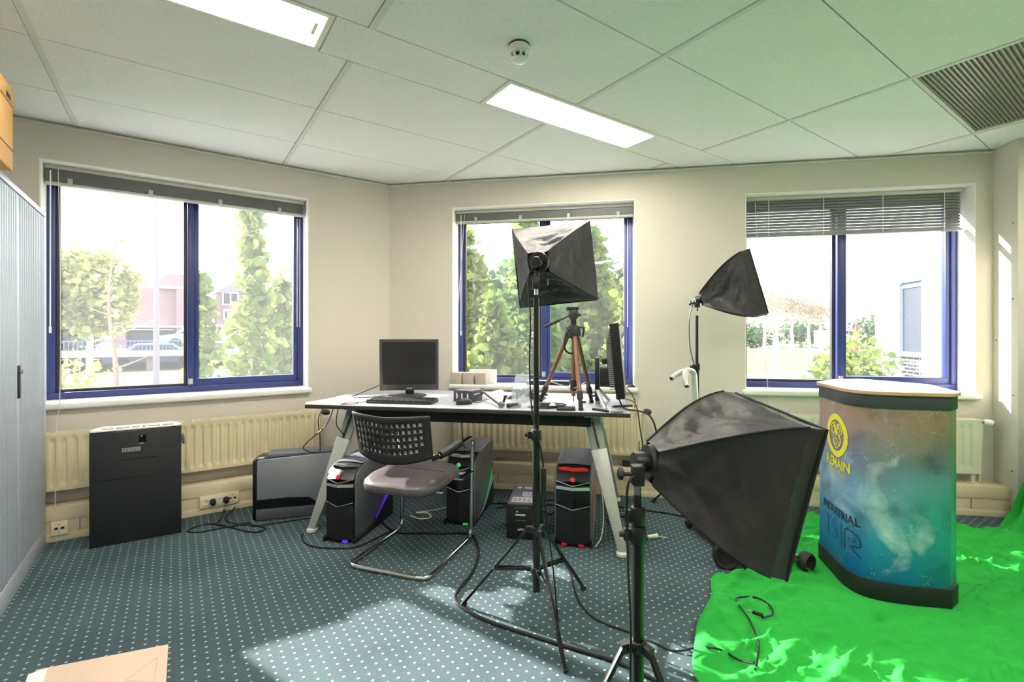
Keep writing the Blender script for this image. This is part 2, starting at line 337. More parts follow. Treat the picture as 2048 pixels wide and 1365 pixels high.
# ribbed metal grille tile
gr = thing('ceiling_grille', 'ribbed grey metal grille tile set into the ceiling', 'ceiling grille', tuple(PQ@V((3.645,.54,CEIL-.004))), RZ)
gm = mat('grille_metal',(150,147,132),.35,metal=.4)
MB(PQ).box(3.078,4.212,.26,.822,CEIL+.0135,CEIL+.03).build('backing', mat('grille_backing',(120,118,106),.6), gr, smooth=False)
mb = MB(PQ)
for k in range(30): q = .268+k*.0187; mb.prism([(q,CEIL+.014),(q+.003,CEIL+.006),(q+.0105,CEIL+.006),(q+.0135,CEIL+.014)], 3.08, 4.21, 'x')
tag(mb.build('grille_ribs', gm, gr, smooth=False), kind='stuff')
mb = MB(PQ).box(3.076,4.215,.244,.262,CEIL-.002,CEIL+.02).box(3.076,4.215,.82,.838,CEIL-.002,CEIL+.02).box(3.054,3.08,.244,.838,CEIL-.002,CEIL+.02).box(4.21,4.236,.244,.838,CEIL-.002,CEIL+.02)
mb.build('grille_frame', M_['tbar'], gr, smooth=False)
# recessed luminaires
def luminaire(p0, p1, q0, q1, label):
    t = thing('ceiling_luminaire', label, 'ceiling light', tuple(PQ@V(((p0+p1)/2,(q0+q1)/2,CEIL-.005))), RZ, 'recessed strip lights in the ceiling')
    a = .028
    mb = MB(PQ).box(p0+.004,p1-.004,q0+.004,q0+a,CEIL-.004,CEIL+.03).box(p0+.004,p1-.004,q1-a,q1-.004,CEIL-.004,CEIL+.03).box(p0+.004,p0+a,q0+a,q1-a,CEIL-.004,CEIL+.03).box(p1-a,p1-.004,q0+a,q1-a,CEIL-.004,CEIL+.03)
    mb.build('light_frame', M_['white'], t, bevel=.002)
    MB(PQ).box(p0+a,p1-a,q0+a,q1-a,CEIL+.03,CEIL+.04).build('reflector', M_['lamp'], t, smooth=False)
    qc = (q0+q1)/2
    for s in (-.05,.05): MB(PQ).cyl((p0+.05,qc+s,CEIL+.016),(p1-.05,qc+s,CEIL+.016),.011,n=10).build('lamp_tube', M_['tubeglow'], t)
    x = p0+.09; lc = MB(PQ).box(x-.012,x+.012,qc-.012,qc+.012,CEIL+.018,CEIL+.03).build('louvre_clip', M_['cord'], t, smooth=False)
    for k in range(1,11): share(lc, t, (k*(p1-p0-.18)/10,0,0))
    MB(PQ).box(p1-.06,p1-.045,qc-.06,qc+.06,CEIL+.006,CEIL+.026).build('lamp_holder', M_['cord'], t, smooth=False)
luminaire(-.66,.54,2.02,2.32,'lit ceiling strip light over the open floor by the tambour cabinet')
luminaire(1.40,2.60,2.02,2.32,'lit ceiling strip light between the smoke detector and the corner by the middle window')
for p0, p1 in LIGHTS[(-.36,-.66)]: luminaire(p0,p1,-.66,-.36,'lit ceiling strip light in the rear row of the room')
# smoke detector
t = thing('smoke_detector', 'round white smoke detector on the ceiling', 'smoke detector', (.032,2.165,CEIL-.075))
cx, cy = .032, 2.165
MB().lathe([(.047,0),(.049,-.004),(.048,-.006)],(cx,cy,CEIL)).build('mounting_ring', M_['dark'], t)
MB().lathe([(.046,-.006),(.05,-.012),(.049,-.034),(.042,-.042),(.02,-.043)],(cx,cy,CEIL)).build('detector_base', M_['white'], t)
MB().lathe([(.028,-.042),(.028,-.06)],(cx,cy,CEIL)).build('sensor_chamber', M_['dark'], t)
MB().lathe([(.037,-.062),(.035,-.068),(.02,-.074),(0,-.075)],(cx,cy,CEIL)).build('detector_cap', M_['white'], t)
for k in range(8):
    a = k*PI/4+.2; MB().bar((cx+.041*math.cos(a),cy+.041*math.sin(a),CEIL-.038),(cx+.034*math.cos(a),cy+.034*math.sin(a),CEIL-.066),.012,.004).build('cage_rib', M_['white'], t)

# ------------------------------------------------------------------ windows, sills, blinds
def window(n, T, u0, u1, mull, mw, flip):
    t = thing('window_%d' % n, None, None, tuple(T@V(((u0+u1)/2,-.2,WZ0)))); tag(t, kind='structure')
    d0, d1 = -.245, -.17
    mb = MB(T).box(u0,u1,d0,d1,WZ0,WZ0+.045).box(u0,u1,d0,d1,WZ1-.05,WZ1).box(u0,u0+.045,d0,d1,WZ0+.045,WZ1-.05).box(u1-.045,u1,d0,d1,WZ0+.045,WZ1-.05)
    mb.build('window_frame', M_['blue'], t, bevel=.004)
    MB(T).box(mull-mw/2,mull+mw/2,d0,d1+.012,WZ0+.045,WZ1-.05).build('mullion', M_['blue'], t, bevel=.005)
    za, zb = WZ0+.045, WZ1-.05
    for (a, b, fix) in ((u0+.045,mull-mw/2,flip),(mull+mw/2,u1-.045,not flip)):
        w = .022 if fix else .03; zz = .02 if fix else .05; m = M_['bronze'] if fix else M_['blue']; dy = -.012 if fix else 0
        MB(T).box(a,b,d0+.012,d1-.012+dy,za,za+zz).box(a,b,d0+.012,d1-.012+dy,zb-.045,zb).box(a,a+w,d0+.012,d1-.012+dy,za+zz,zb-.045).box(b-w,b,d0+.012,d1-.012+dy,za+zz,zb-.045).build('sash', m, t, bevel=.003)
        MB(T).box(a+w,b-w,-.212,-.206,za+zz,zb-.045).build('pane', M_['glass'], t, smooth=False)
    MB(T).box(mull-.014,mull+.014,d1+.012,d1+.03,WZ0+.06,WZ0+.1).build('window_catch', M_['alu'], t, bevel=.004)
    # plastered reveal and rounded sill board
    MB(T).box(u0,u0+.006,d1,.001,WZ0,WZ1).box(u1-.006,u1,d1,.001,WZ0,WZ1).box(u0,u1,d1,.001,WZ1-.006,WZ1+.001).build('reveal_lining', M_['reveal'], t, smooth=False)
    MB(T).box(u0-.02,u1+.02,-.17,.045,WZ0-.042,WZ0).build('window_sill', M_['white'], t, bevel=.014, seg=3)
    return t
window(1, TL, *WIN[1], 1.431, .04, False)
window(2, TB, *WIN[2], 1.336, .042, True)
window(3, TB, *WIN[3], 3.63, .045, True)
def blind(T, u0, u1, zb, label, nsl=0, wand=None, cords=(), stack=True):
    t = thing('venetian_blind', label, 'blind', tuple(T@V(((u0+u1)/2,-.1,zb))))
    MB(T).box(u0,u1,-.125,-.075,WZ1-.035,WZ1-.006).build('head_rail', M_['rail'], t, bevel=.003)
    top = WZ1-.038
    if stack:
        mb = MB(T); z = zb+.018; k = 0
        while z < top-.002: mb.box(u0+.004,u1-.004,-.126,-.074,z,z+.0022); z += .0042; k += 1
        tag(mb.build('slat_stack', M_['slat'], t, smooth=False), kind='stuff')
    else:
        n = nsl; first = None
        for k in range(n):
            f = k/(n-1); z = top-.01-f*(top-.01-zb-.024)
            tl = .95
            a = V((0,-.1,z)); dy, dz = .0148*math.cos(tl), .0148*math.sin(tl)
            MB(T).add([(u0+.004,-.1-dy,z+dz),(u1-.004,-.1-dy,z+dz),(u1-.004,-.098,z+.003),(u0+.004,-.098,z+.003),(u1-.004,-.1+dy,z-dz),(u0+.004,-.1+dy,z-dz)],[(0,1,2,3),(3,2,4,5)]).build('slat', M_['slat'], t, recalc=False, smooth=False)
    MB(T).box(u0+.002,u1-.002,-.124,-.076,zb,zb+.016).build('bottom_rail', M_['rail'] if stack else M_['slat'], t, bevel=.004)
    for f in (.12,.38,.65,.92):
        u = u0+(u1-u0)*f; mb = MB(T).box(u-.012,u+.012,-.074,-.07,zb-.005,zb+.045)
        if stack: mb.build('rail_clip', M_['clearplas'], t, smooth=False)
        else: MB(T).box(u-.002,u+.002,-.0725,-.071,zb,WZ1-.03).build('ladder_cord', M_['cord'], t, smooth=False)
    if wand: MB(T).cyl((wand[0],-.066,WZ1-.05),(wand[0],-.06,wand[1]),.0035,n=8).cyl((wand[0],-.06,wand[1]),(wand[0],-.06,wand[1]-.04),.006,n=8).build('tilt_wand', M_['white'], t)
    for c in cords: MB(T).tube(c, .0022, n=6).build('pull_cord', M_['cord'], t)
    return t
blind(TL, .675, 2.19, 2.185, 'raised venetian blind in the large window beside the tambour cabinet', wand=(2.16,1.29), cords=[[(2.125,-.07,2.28),(2.11,-.03,1.6),(2.1,.05,.86),(2.115,.06,.7),(2.11,.122,.3),(2.105,.13,.02)],[(.72,-.12,2.17),(.72,-.12,1.3)],[(.70,-.12,2.17),(.70,-.12,1.3)]])
blind(TB, .58, 2.07, 2.20, 'raised venetian blind in the window behind the desk', wand=(.63,1.27), cords=[[(.66,-.07,2.27),(.62,-.04,1.6),(.585,.0,1.0),(.58,.05,.86)],[(2.0,-.13,2.19),(2.0,-.13,1.35)],[(2.03,-.13,2.19),(2.03,-.13,1.3)]])
blind(TB, 2.91, 4.40, 2.0, 'half lowered venetian blind in the window behind the display counter', nsl=12, stack=False, cords=[[(2.99,-.07,2.27),(3.02,-.06,1.6),(3.05,.0,.95),(3.06,.06,.62)]])

# ------------------------------------------------------------------ trunking and radiators
def trunk(name, T, u0, u1, d, joints, m):
    o = struct(MB(T).box(u0,u1,0,d,.012,.195).build(name, m, bevel=.004))
    MB(T).box(u0,u1,0,d+.006,.122,.207).build('trunking_lid', m, o, bevel=.006)
    MB(T).box(u0,u1,0,d+.004,.0,.045).build('kick_strip', m, o, bevel=.003)
    for u in joints: MB(T).box(u-.0015,u+.0015,d,d+.0015,.047,.12).build('joint_line', M_['dark'], o, smooth=False)
    return o
trunk('baseboard_left', TL, 0, 2.6, .115, (.9,2.0), M_['trunk']); trunk('baseboard_back', TB, .05, 4.535, .15, (1.0,2.4,4.3), M_['trunk'])
def radiator(T, u0, u1, z0, z1, label, valve=None, vm=None, m=None, legs=()):
    t = thing('radiator', label, 'radiator', tuple(T@V(((u0+u1)/2,.06,z0)))); m = m or M_['rad']
    def fn(u, v):
        x = u0+u*(u1-u0); ph = (x/.05) % 1; e = min(1, min(v,1-v)/.07)
        h = .012*max(0, min(1, (abs(ph-.5)-.2)/.08)); k = 0 if (x-u0 < .03 or u1-x < .03 or v < .09 or v > .9) else 1
        return (x, .105-(.012-h)*k, z0+v*(z1-z0))
    nu = int((u1-u0)/.05*12)
    MB(T).grid(fn, nu, 24).build('ribbed_front', m, t, angle=60)
    MB(T).box(u0,u1,.045,.09,z0,z1-.01).build('rear_panel', m, t, smooth=False)
    mb = MB(T).box(u0-.004,u1+.004,.04,.045,z1-.012,z1+.004).box(u0-.004,u1+.004,.1,.107,z1-.014,z1+.004); k = u0
    while k < u1: mb.box(k,k+.02,.045,.1,z1-.008,z1+.002); k += .03
    mb.build('top_grille', m, t, smooth=False)
    for a, b in ((u0-.004,u0),(u1,u1+.004)): MB(T).box(a,b,.04,.107,z0,z1).build('end_cap', m, t, bevel=.001)
    for u in (u0+.2,u1-.2): MB(T).box(u-.02,u+.02,0,.045,z0+.08,z1-.08).build('wall_bracket', m, t, smooth=False)
    for u in legs: MB(T).box(u-.012,u+.012,.06,.085,.207,z0+.02).box(u-.03,u+.03,.045,.1,.207,.213).build('foot', m, t, bevel=.002)
    if valve:
        u, z, du = valve
        MB(T).cyl((u,.075,z),(u+du*.4,.08,z),.009).build('valve_body', M_['steel'], t)
        MB(T).lathe([(.014,0),(.021,.008),(.023,.03),(.018,.05)],tuple(V((u+du*.4,.08,z))),(du,.015,-.008)).build('valve_head', M_[vm], t)
        MB(T).lathe([(.016,0),(.014,.006),(.004,.008)],tuple(V((u+du*.4,.08,z))+V((du,.015,-.008)).normalized()*.05),(du,.015,-.008)).build('valve_cap', M_['dark'], t)
        MB(T).tube([(u+du*.35,.075,z-.01),(u+du*.35,.06,z-.2),(u+du*.35,.05,.21)],.008,spline=False).build('pipe', m, t)
    return t
radiator(TL, .60, 2.5, .30, .645, 'long cream ribbed radiator on the wall beside the tambour cabinet', (.595,.63,-.05), 'dark')
radiator(TB, .62, 2.115, .30, .66, 'cream ribbed radiator under the window behind the desk', (2.12,.645,.05), 'dark')
radiator(TB, 2.95, 4.39, .275, .645, 'white ribbed radiator under the window behind the display counter', (4.395,.632,.07), 'white', m=mat('radiator_white',(228,226,204),.45), legs=(4.36,3.1))
# sockets
def socket(T, u, z, d, kinds, label):
    n = len(kinds); w = .078; t = thing('wall_socket', label, 'socket', tuple(T@V((u,d,z-.04))))
    MB(T).box(u-n*w/2,u+n*w/2,d,d+.012,z-.042,z+.042).build('socket_plate', M_['socket'], t, bevel=.004)
    for i, k in enumerate(kinds):
        x = u-n*w/2+w*(i+.5)
        if k == 'p':
            MB(T).lathe([(.021,0),(.021,.003),(.018,.003),(.018,-.004),(0,-.004)],(x,d+.0125,z),(0,1,0)).build('outlet', M_['cord'], t)
            mb = MB(T)
            for s in (-.009,.009): mb.cyl((x+s,d+.0088,z),(x+s,d+.0098,z),.003,n=8)
            mb.build('outlet_hole', M_['dark'], t)
        else:
            mb = MB(T)
            for s in (-.014,.014): mb.box(x+s-.008,x+s+.008,d+.012,d+.0135,z-.006,z+.006)
            mb.build('data_port', M_['dark'], t, smooth=False)
            MB(T).cyl((x,d+.012,z+.024),(x,d+.0135,z+.024),.003,n=8).cyl((x,d+.012,z-.024),(x,d+.0135,z-.024),.003,n=8).build('plate_screw', M_['brown'], t)
    return t
socket(TL, 1.27, .088, .1215, 'dpp', 'cream triple wall socket with two plugs between the black air unit and grey tower')
socket(TL, 2.09, .082, .1215, 'd', 'cream data socket on the trunking beside the tambour cabinet')
socket(TB, 1.41, .088, .1565, 'p', 'cream single socket on the trunking behind the small power supply unit')
for k, u in enumerate((1.31,1.232)):
    o = MB(TL).lathe([(.019,0),(.02,.02),(.016,.04),(.009,.055)],(u,.1345,.088),(0,1,-.15)).build('power_plug', M_['cable'])
    tag(o, 'black round power plug in the triple wall socket', 'plug', 'plugs in the triple socket')

# ------------------------------------------------------------------ text helper
def text_geo(s, size, bold=0):
    c = bpy.data.curves.new('tmp', 'FONT'); c.body = s; c.size = size; c.align_x = 'CENTER'; c.align_y = 'CENTER'; c.resolution_u = 3; c.offset = bold
    o = bpy.data.objects.new('tmp', c); COL.objects.link(o); me = bpy.data.meshes.new_from_object(o)
    vs = [v.co.copy() for v in me.vertices]; fs = [tuple(p.vertices) for p in me.polygons]
    bpy.data.objects.remove(o); bpy.data.curves.remove(c); bpy.data.meshes.remove(me); return vs, fs
def text_on(T, s, size, org, ex, ey, m, name, parent, bold=0):
    vs, fs = text_geo(s, size, bold); org = V(org); ex = V(ex); ey = V(ey)
    return MB(T).add([org+ex*v.x+ey*v.y for v in vs], fs).build(name, m, parent, smooth=False, recalc=False)

# ------------------------------------------------------------------ tambour cabinet and archive box
n0, n1, t0, t1, zt = .14, 1.34, 2.147, 2.6, 1.96
cab = thing('tambour_cabinet', 'tall grey metal tambour cabinet with ribbed sliding doors', 'cabinet', tuple(TL@V(((t0+t1)/2,(n0+n1)/2,0))))
MB(TL).box(t0+.02,t1,n0,n1,.1,zt-.03).build('body', M_['cabin'], cab, smooth=False)
MB(TL).box(t0,t1+.005,n0-.004,n1+.004,zt-.03,zt).build('top_panel', M_['cabin'], cab, bevel=.004)
MB(TL).box(t0,t1,n0,n1,0,.1).build('plinth', M_['cabin'], cab, bevel=.004)
for a, b in ((n0,n0+.035),(n1-.035,n1)): MB(TL).box(t0,t0+.04,a,b,.1,zt-.03).build('side_post', M_['cabin'], cab, bevel=.004)
mid = (n0+n1)/2
for a, b in ((n0+.04,mid-.022),(mid+.022,n1-.04)):
    d = MB(TL).box(t0+.016,t0+.02,a,b,.105,zt-.035).build('sliding_door', M_['dark'], cab, smooth=False)  # dark backing sheet: shade in the gaps between slats is put into its colour
    k = int((b-a)/.038); w = (b-a)/k
    s0 = MB(TL).cyl((t0+.014,a+w/2,.11),(t0+.014,a+w/2,zt-.04),w*.42,n=10).build('slat', M_['tambour'], d)
    dv = (nL*w)
    for i in range(1, k): share(s0, d, tuple(dv*i))
for s in (-1,1): MB(TL).box(t0+.004,t0+.018,mid+s*.0215-.0205,mid+s*.0215+.0205,.105,zt-.035).build('door_edge', M_['cabin'], cab, bevel=.003)
MB(TL).box(t0-.006,t0+.006,mid-.014,mid+.014,.93,1.09).build('handle', M_['dark'], cab, bevel=.003)
MB(TL).cyl((t0-.006,mid,1.06),(t0-.016,mid,1.06),.009).build('lock', M_['chrome'], cab)
# archive box on top of it
bx0, bn0 = 2.108, 1.04; z0, z1 = zt, zt+.35
bx = thing('archive_box', 'brown cardboard archive box with hand hole on top of the cabinet', 'box', tuple(TL@V((bx0+.18,bn0+.14,zt))))
MB(TL).box(bx0,bx0+.36,bn0,bn0+.28,z0,z1-.07).build('box_body', M_['card'], bx, bevel=.003)
MB(TL).box(bx0-.004,bx0+.364,bn0-.004,bn0+.284,z1-.07,z1).build('box_lid', M_['card'], bx, bevel=.003)
MB(TL).box(bx0-.0045,bx0+.001,bn0+.055,bn0+.125,z1-.062,z1-.038).build('hand_hole', M_['dark'], bx, bevel=.0015)
MB(TL).box(bx0-.001,bx0+.001,bn0,bn0+.28,z0+.085,z0+.09).build('fold_crease', M_['brown'], bx, smooth=False)

# ------------------------------------------------------------------ black air unit leaning by the radiator
a0 = V((-2.438,2.77,0)); ad = (V((-2.071,3.006,0))-a0).normalized(); an = V((-ad.y,ad.x,0)); TA = frame(a0, ad, an)
u = thing('air_unit', 'tall flat black air unit with pale vented top in front of the radiator', 'air unit', tuple(a0+ad*.22+an*.04), math.atan2(ad.y,ad.x))
wU, hU, dU = .437, .665, .075
MB(TA).box(0,wU,0,dU,0,hU).build('body', mat('unit_black',(34,34,38),.42), u, bevel=.003)
MB(TA).prism([(0,0),(wU,0),(wU-.045,dU),(.045,dU)], hU, hU+.006).build('top_tray', M_['dark'], u, smooth=False)
def top_pt(x, y): return (x,y)
mb = MB(TA).bar((.004,.004,hU+.01),(wU-.004,.004,hU+.01),.006,.01).bar((.045,dU,hU+.018),(wU-.045,dU,hU+.018),.03,.012).bar((.004,.004,hU+.012),(.05,dU,hU+.018),.014,.012).bar((wU-.004,.004,hU+.012),(wU-.05,dU,hU+.018),.02,.012)
mb.build('top_frame', M_['white'], u, bevel=.002)
for x in (.11,.185,.235,.262,.335): MB(TA).bar((x,.004,hU+.01),(x,dU-.01,hU+.014),.009,.008).build('vent_rib', M_['white'], u, bevel=.001)
mb = MB(TA)
for k in range(40): x = .08+k*.007; mb.box(x,x+.003,dU-.008,dU+.008,hU+.0245,hU+.0255)
mb.build('vent_slot', M_['dark'], u, smooth=False)
MB(TA).box(.228,.262,-.001,.001,hU-.03,hU-.075).build('control_inset', M_['glossb'], u, smooth=False)
MB(TA).box(.236,.246,-.002,.001,hU-.04,hU-.034).box(.23,.252,-.002,.001,hU-.083,hU-.076).build('button', M_['silverlab'], u, smooth=False)
lab = MB(TA).box(.148,.236,-.0015,.001,hU-.125,hU-.1).build('sticker', M_['silverlab'], u, smooth=False)
mb = MB(TA)
for i in range(3):
    for j in range(6): mb.box(.153+j*.0135,.153+j*.0135+.009,-.002,-.001,hU-.106-i*.007-.003,hU-.106-i*.007)
mb.build('print_line', M_['dark'], lab, smooth=False)
for za, xa, xb in ((hU-.17,.14,.32),(hU-.28,.04,.40)): MB(TA).bar((xa,-.0005,za),(xb,-.0005,za),.002,.0015).build('groove', M_['glossb'], u, smooth=False)
MB(TA).lathe([(.002,0),(.03,.004),(.036,.012),(.026,.02),(.004,.024)],(wU+.001,.05,hU-.085),(1,.1,0)).build('side_knob', M_['alu'], u)

# ------------------------------------------------------------------ workstation towers
def tower(loc, az, label, led, side, wd=.20, brand=True):
    rz = -R(az); t = thing('computer_tower', label, 'computer', loc, rz, 'workstation towers under the desk'); T = ROOT[t.name]; h = wd/2
    prof = [(.022,.03),(.022,.365),(.035,.40),(.075,.43),(.16,.452),(.48,.468),(.50,.45),(.50,.175),(.40,.13),(.28,.062),(.2,.035),(.1,.026)]
    for s in (-1,1):
        MB(T).prism(prof, s*(h-.014), s*h, 'x').build('side_panel', side, t, bevel=.006)
    # chassis core with the raked foot below the arc
    core = [(.03,.02),(.03,.36),(.08,.425),(.16,.445),(.475,.46),(.49,.44),(.49,0),(.03,0)]
    MB(T).prism(core, -(h-.015), h-.015, 'x').build('chassis', M_['black'], t, smooth=False)
    base = [(-.01,0),(-.01,.026),(.1,.022),(.2,.03),(.28,.055),(.40,.122),(.50,.168),(.50,0)]
    for s in (-1,1): MB(T).prism(base, s*(h-.01), s*(h+.004), 'x').build('base_skirt', M_['black'], t, bevel=.002)
    for s in (-1,1): MB(T).tube([(s*(h+.003),y,z+.002) for y, z in base[1:-1]], .003, n=6, spline=False).build('skirt_trim', M_['steel'], t)
    if led:
        for s in (-1,1): MB(T).prism([(.26,.058),(.33,.1),(.42,.15),(.46,.2),(.47,.25),(.44,.21),(.40,.16),(.36,.125)], s*(h-.001), s*(h+.002), 'x').build('light_strip', M_[led], t, smooth=False)
        for s in ((-1,1) if led == 'ledr' else (1,)): MB(T).box(s*h*.45-.016,s*h*.45+.016,-.016,-.009,.008,.02).build('foot_light', M_[led], t, smooth=False)
    w = h-.012
    fp = [(-w,.03),(-w,.004),(0,-.022),(w,.004),(w,.03)]
    MB(T).prism(fp, .02, .225).build('lower_door', M_['black'], t, smooth=False)
    MB(T).prism(fp, .23, .36).build('upper_door', M_['glossb'], t, smooth=False)
    for z, r in ((.2275,.003),(.366,.0035)):
        MB(T).tube([(-w,.002,z+.012),(0,-.025,z-.008),(w,.002,z+.012)], r, n=6, spline=False).build('v_trim', M_['steel'], t)
    MB(T).prism([(x,y-.001) for x, y in fp[1:4]]+[(w,.02),(-w,.02)], .332, .35).build('name_band', M_['silverlab'], t, smooth=False)
    def cap(u_, v_):
        x = (u_*2-1)*w; y = -.018+v_*.14; z = .372+.07*math.sin(min(1,v_*1.1)*PI/2)+.012*(1-abs(u_*2-1))*(1-v_*.4)
        return (x, y+abs(u_*2-1)*.024*(1-v_), z)
    MB(T).grid(cap, 8, 8).build('top_cap', M_['black'], t, recalc=False)
    MB(T).prism([(-w+.01,.06),(0,.035),(w-.01,.06),(w*.6,.085),(0,.07),(-w*.6,.085)], .428, .441).build('cap_crest', M_['silverlab'] if led == 'ledg' else M_['ledr'] if led == 'ledr' else M_['black'], t, smooth=False)
    MB(T).lathe([(.014,0),(.014,.006),(.008,.008)],(0,-.012,.392),(0,-1,.55)).build('power_button', M_['ledg'] if led == 'ledg' else M_['ledr'], t)
    MB(T).grid(lambda u_, v_: ((u_*2-1)*w, .115+v_*.36, .448+.016*v_+.006*(1-(u_*2-1)**2)), 4, 6).build('top_mesh', M_['mesh'], t, recalc=False)
    return t
tower((-1.03,2.866,0), 12, 'black computer tower with purple glow beside the cantilever chair', 'ledp', M_['pcs'])
tower((-.343,3.13,0), 12, 'black computer tower with green glow, partly behind the chair arm', 'ledg', M_['pcs'])
tower((.355,2.81,0), 12, 'black computer tower with red lit button beside the power supply unit', 'ledr', M_['pcs'], .22)
# grey tower seen from its side
t = thing('computer_tower', 'grey computer tower standing sideways in front of the cream radiator', 'computer', (-1.70,3.18,0), -R(72), 'workstation towers under the desk'); T = ROOT[t.name]
w = .19
MB(T).prism([(0,0),(0,.40),(.02,.41),(.5,.43),(.55,.40),(.57,.3),(.57,0)], -w, -.012, 'x').build('chassis', M_['black'], t, bevel=.003)
sp = MB(T).prism([(.01,.14),(.01,.398),(.03,.406),(.5,.425),(.545,.395),(.562,.3),(.562,.09),(.38,.09),(.33,.13),(.2,.14)], -.012, .004, 'x').build('side_panel', M_['pcl'], t, bevel=.005)
MB(T).prism([(.01,.085),(.01,.138),(.2,.138),(.328,.128),(.378,.088),(.562,.088),(.562,.075)], -.012, .001, 'x').build('side_window', M_['glossb'], t, smooth=False)
MB(T).prism([(.005,.005),(.005,.078),(.562,.07),(.562,.005)], -.012, .003, 'x').build('lower_panel', mat('tower_slate',(92,94,104),.4,metal=.3), t, bevel=.003)
MB(T).box(-w+.01,-.01,-.018,.004,.005,.40).build('front_bezel', M_['glossb'], t, bevel=.006)
MB(T).box(-w+.015,-.02,.07,.5,.41,.434).build('top_mesh', M_['mesh'], t, bevel=.004)
MB(T).box(-.06,-.02,.01,.05,.402,.414).build('port_plate', M_['silverlab'], t, bevel=.002)

# power supply unit
t = thing('power_supply_unit', 'small black backup power unit with paper labels on its lilac top', 'power unit', (.062,2.915,0), -R(8)); T = ROOT[t.name]
MB(T).box(-.095,.095,.012,.37,.008,.205).build('case', M_['apc'], t, bevel=.004)
MB(T).box(-.097,.097,-.012,.012,.004,.209).build('front_panel', M_['black'], t, bevel=.006)
MB(T).prism([(-.05,.19),(-.03,.198),(.03,.198),(.05,.19),(.05,.186),(-.05,.186)], -.0135, -.011, 'y').build('grip_recess', M_['bezel'], t, smooth=False)
MB(T).cyl((-.03,-.0125,.168),(-.03,-.0145,.168),.003,n=8).build('status_light', mat('led_green_dot',(40,230,80),.4,emit=3), t)
MB(T).box(-.04,.02,-.0135,-.012,.144,.153).build('model_text', M_['label'], t, smooth=False)
MB(T).bar((-.04,-.013,.117),(.022,-.013,.117),.006,.004).build('chrome_strip', M_['steel'], t)
text_on(T, 'APC', .022, (-.006,-.0135,.06), (1,0,0), (0,0,1), M_['label'], 'brand_lettering', t, .0006)
for (a,b,c,d) in ((-.075,.06,.05,.14),(-.02,.085,.16,.24),(-.07,-.04,.31,.345),(-.02,.03,.31,.345)):
    l = MB(T).box(a,b,c,d,.2048,.2058).build('paper_label', M_['label'], t, smooth=False)
    if b-a > .08:
        mb = MB(T)
        for i in range(3):
            for j in range(4): mb.box(a+.008+j*(b-a-.016)/4,a+.004+(j+1)*(b-a-.016)/4-.004,c+.012+i*.022,c+.02+i*.022,.2058,.2062)
        mb.build('print_line', M_['bezel'], l, smooth=False)
for x in (-.08,.08):
    for y in (.02,.34): MB(T).cyl((x,y,0),(x,y,.008),.01,n=8).build('foot', M_['rubber'], t)

# ------------------------------------------------------------------ desk
DT = place((-1.321,3.067,0), -R(10)); DZ = .795; DL, DD = 2.02, .86
dk = thing('office_desk', 'long pale grey office desk on slanted aluminium legs', 'desk', tuple(DT@V((DL/2,DD/2,0))), -R(10))
MB(DT).box(0,DL,0,DD,DZ-.003,DZ).build('desktop', M_['deskw'], dk, smooth=False)
MB(DT).box(-.002,DL+.002,-.002,DD+.002,DZ-.026,DZ-.003).build('edge_band', M_['edge'], dk, bevel=.003)
MB(DT).box(.30,1.80,.10,.16,DZ-.105,DZ-.026).build('cross_beam', M_['matte'], dk, bevel=.004)
MB(DT).box(.30,1.80,.66,.72,DZ-.105,DZ-.026).build('cross_beam', M_['matte'], dk, bevel=.004)
for xf, xt in ((.07,.265),(1.975,1.80)):
    MB(DT).box(min(xt-.04,xt+.04),max(xt-.04,xt+.04),.08,.78,DZ-.045,DZ-.026).build('leg_bracket', M_['alu'], dk, bevel=.003)
    for yf, yt in ((-.03,.15),(.875,.70)):
        f = V((xf,yf,.012)); tp = V((xt,yt,DZ-.04)); m1 = f.lerp(tp,.74); m0 = f.lerp(tp,.42)
        side = V((0,1,0))
        MB(DT).bar(f+V((0,0,.01)), m1, .032,.048,.042,.095, up=(1,0,0)).build('leg_sleeve', mat('leg_silver',(190,192,188),.4,metal=.4) if yf < 0 else M_['alu'], dk, bevel=.006)
        MB(DT).bar(m0, tp, .03,.075,.03,.09, up=(1,0,0)).build('leg_insert', mat('leg_greygreen',(142,154,146),.45,metal=.3) if yf < 0 else M_['alu'], dk, bevel=.004)
        MB(DT).bar(m1+V((0,-.02,.01)), f.lerp(tp,.95)+V((0,-.02,0)), .008,.012, up=(1,0,0)).build('leg_slot', M_['dark'], dk, smooth=False)
        MB(DT).lathe([(.03,0),(.035,.004),(.034,.018),(.026,.024)],(f.x,f.y,0)).build('foot', M_['scooter'], dk)

# ------------------------------------------------------------------ cantilever chair (seen from behind)
CH = place((-.575,2.70,0), -R(19)); ch = thing('cantilever_chair', 'dark cantilever chair with perforated plastic back and chrome tube frame', 'chair', (-.575,2.70,0), -R(19))
r = .0125; hw = .235; y0, y1 = -.23, .30
half = lambda s: [(s*.215,-.10,.60),(s*.26,-.06,.612),(s*.272,.1,.628),(s*.271,.2,.632),(s*.268,.25,.626),(s*.262,.285,.602),(s*.254,.302,.562),(s*.248,.307,.50),(s*.245,.308,.40),(s*.24,.31,.1),(s*.238,.30,.04),(s*.236,.26,r),(s*.235,0,r),(s*.233,y0+.06,r),(s*.222,y0+.015,r),(s*.17,y0,r),(0,y0,r)]
pts = half(-1)+half(1)[::-1][1:]
MB(CH).tube(pts, r, n=12, sub=4).build('tube_frame', M_['chrome'], ch)
for s in (-1,1):
    MB(CH).tube([(s*.243,-.10,.606),(s*.262,-.03,.618),(s*.272,.08,.632)], .022, n=12).build('armrest_pad', M_['black'], ch)
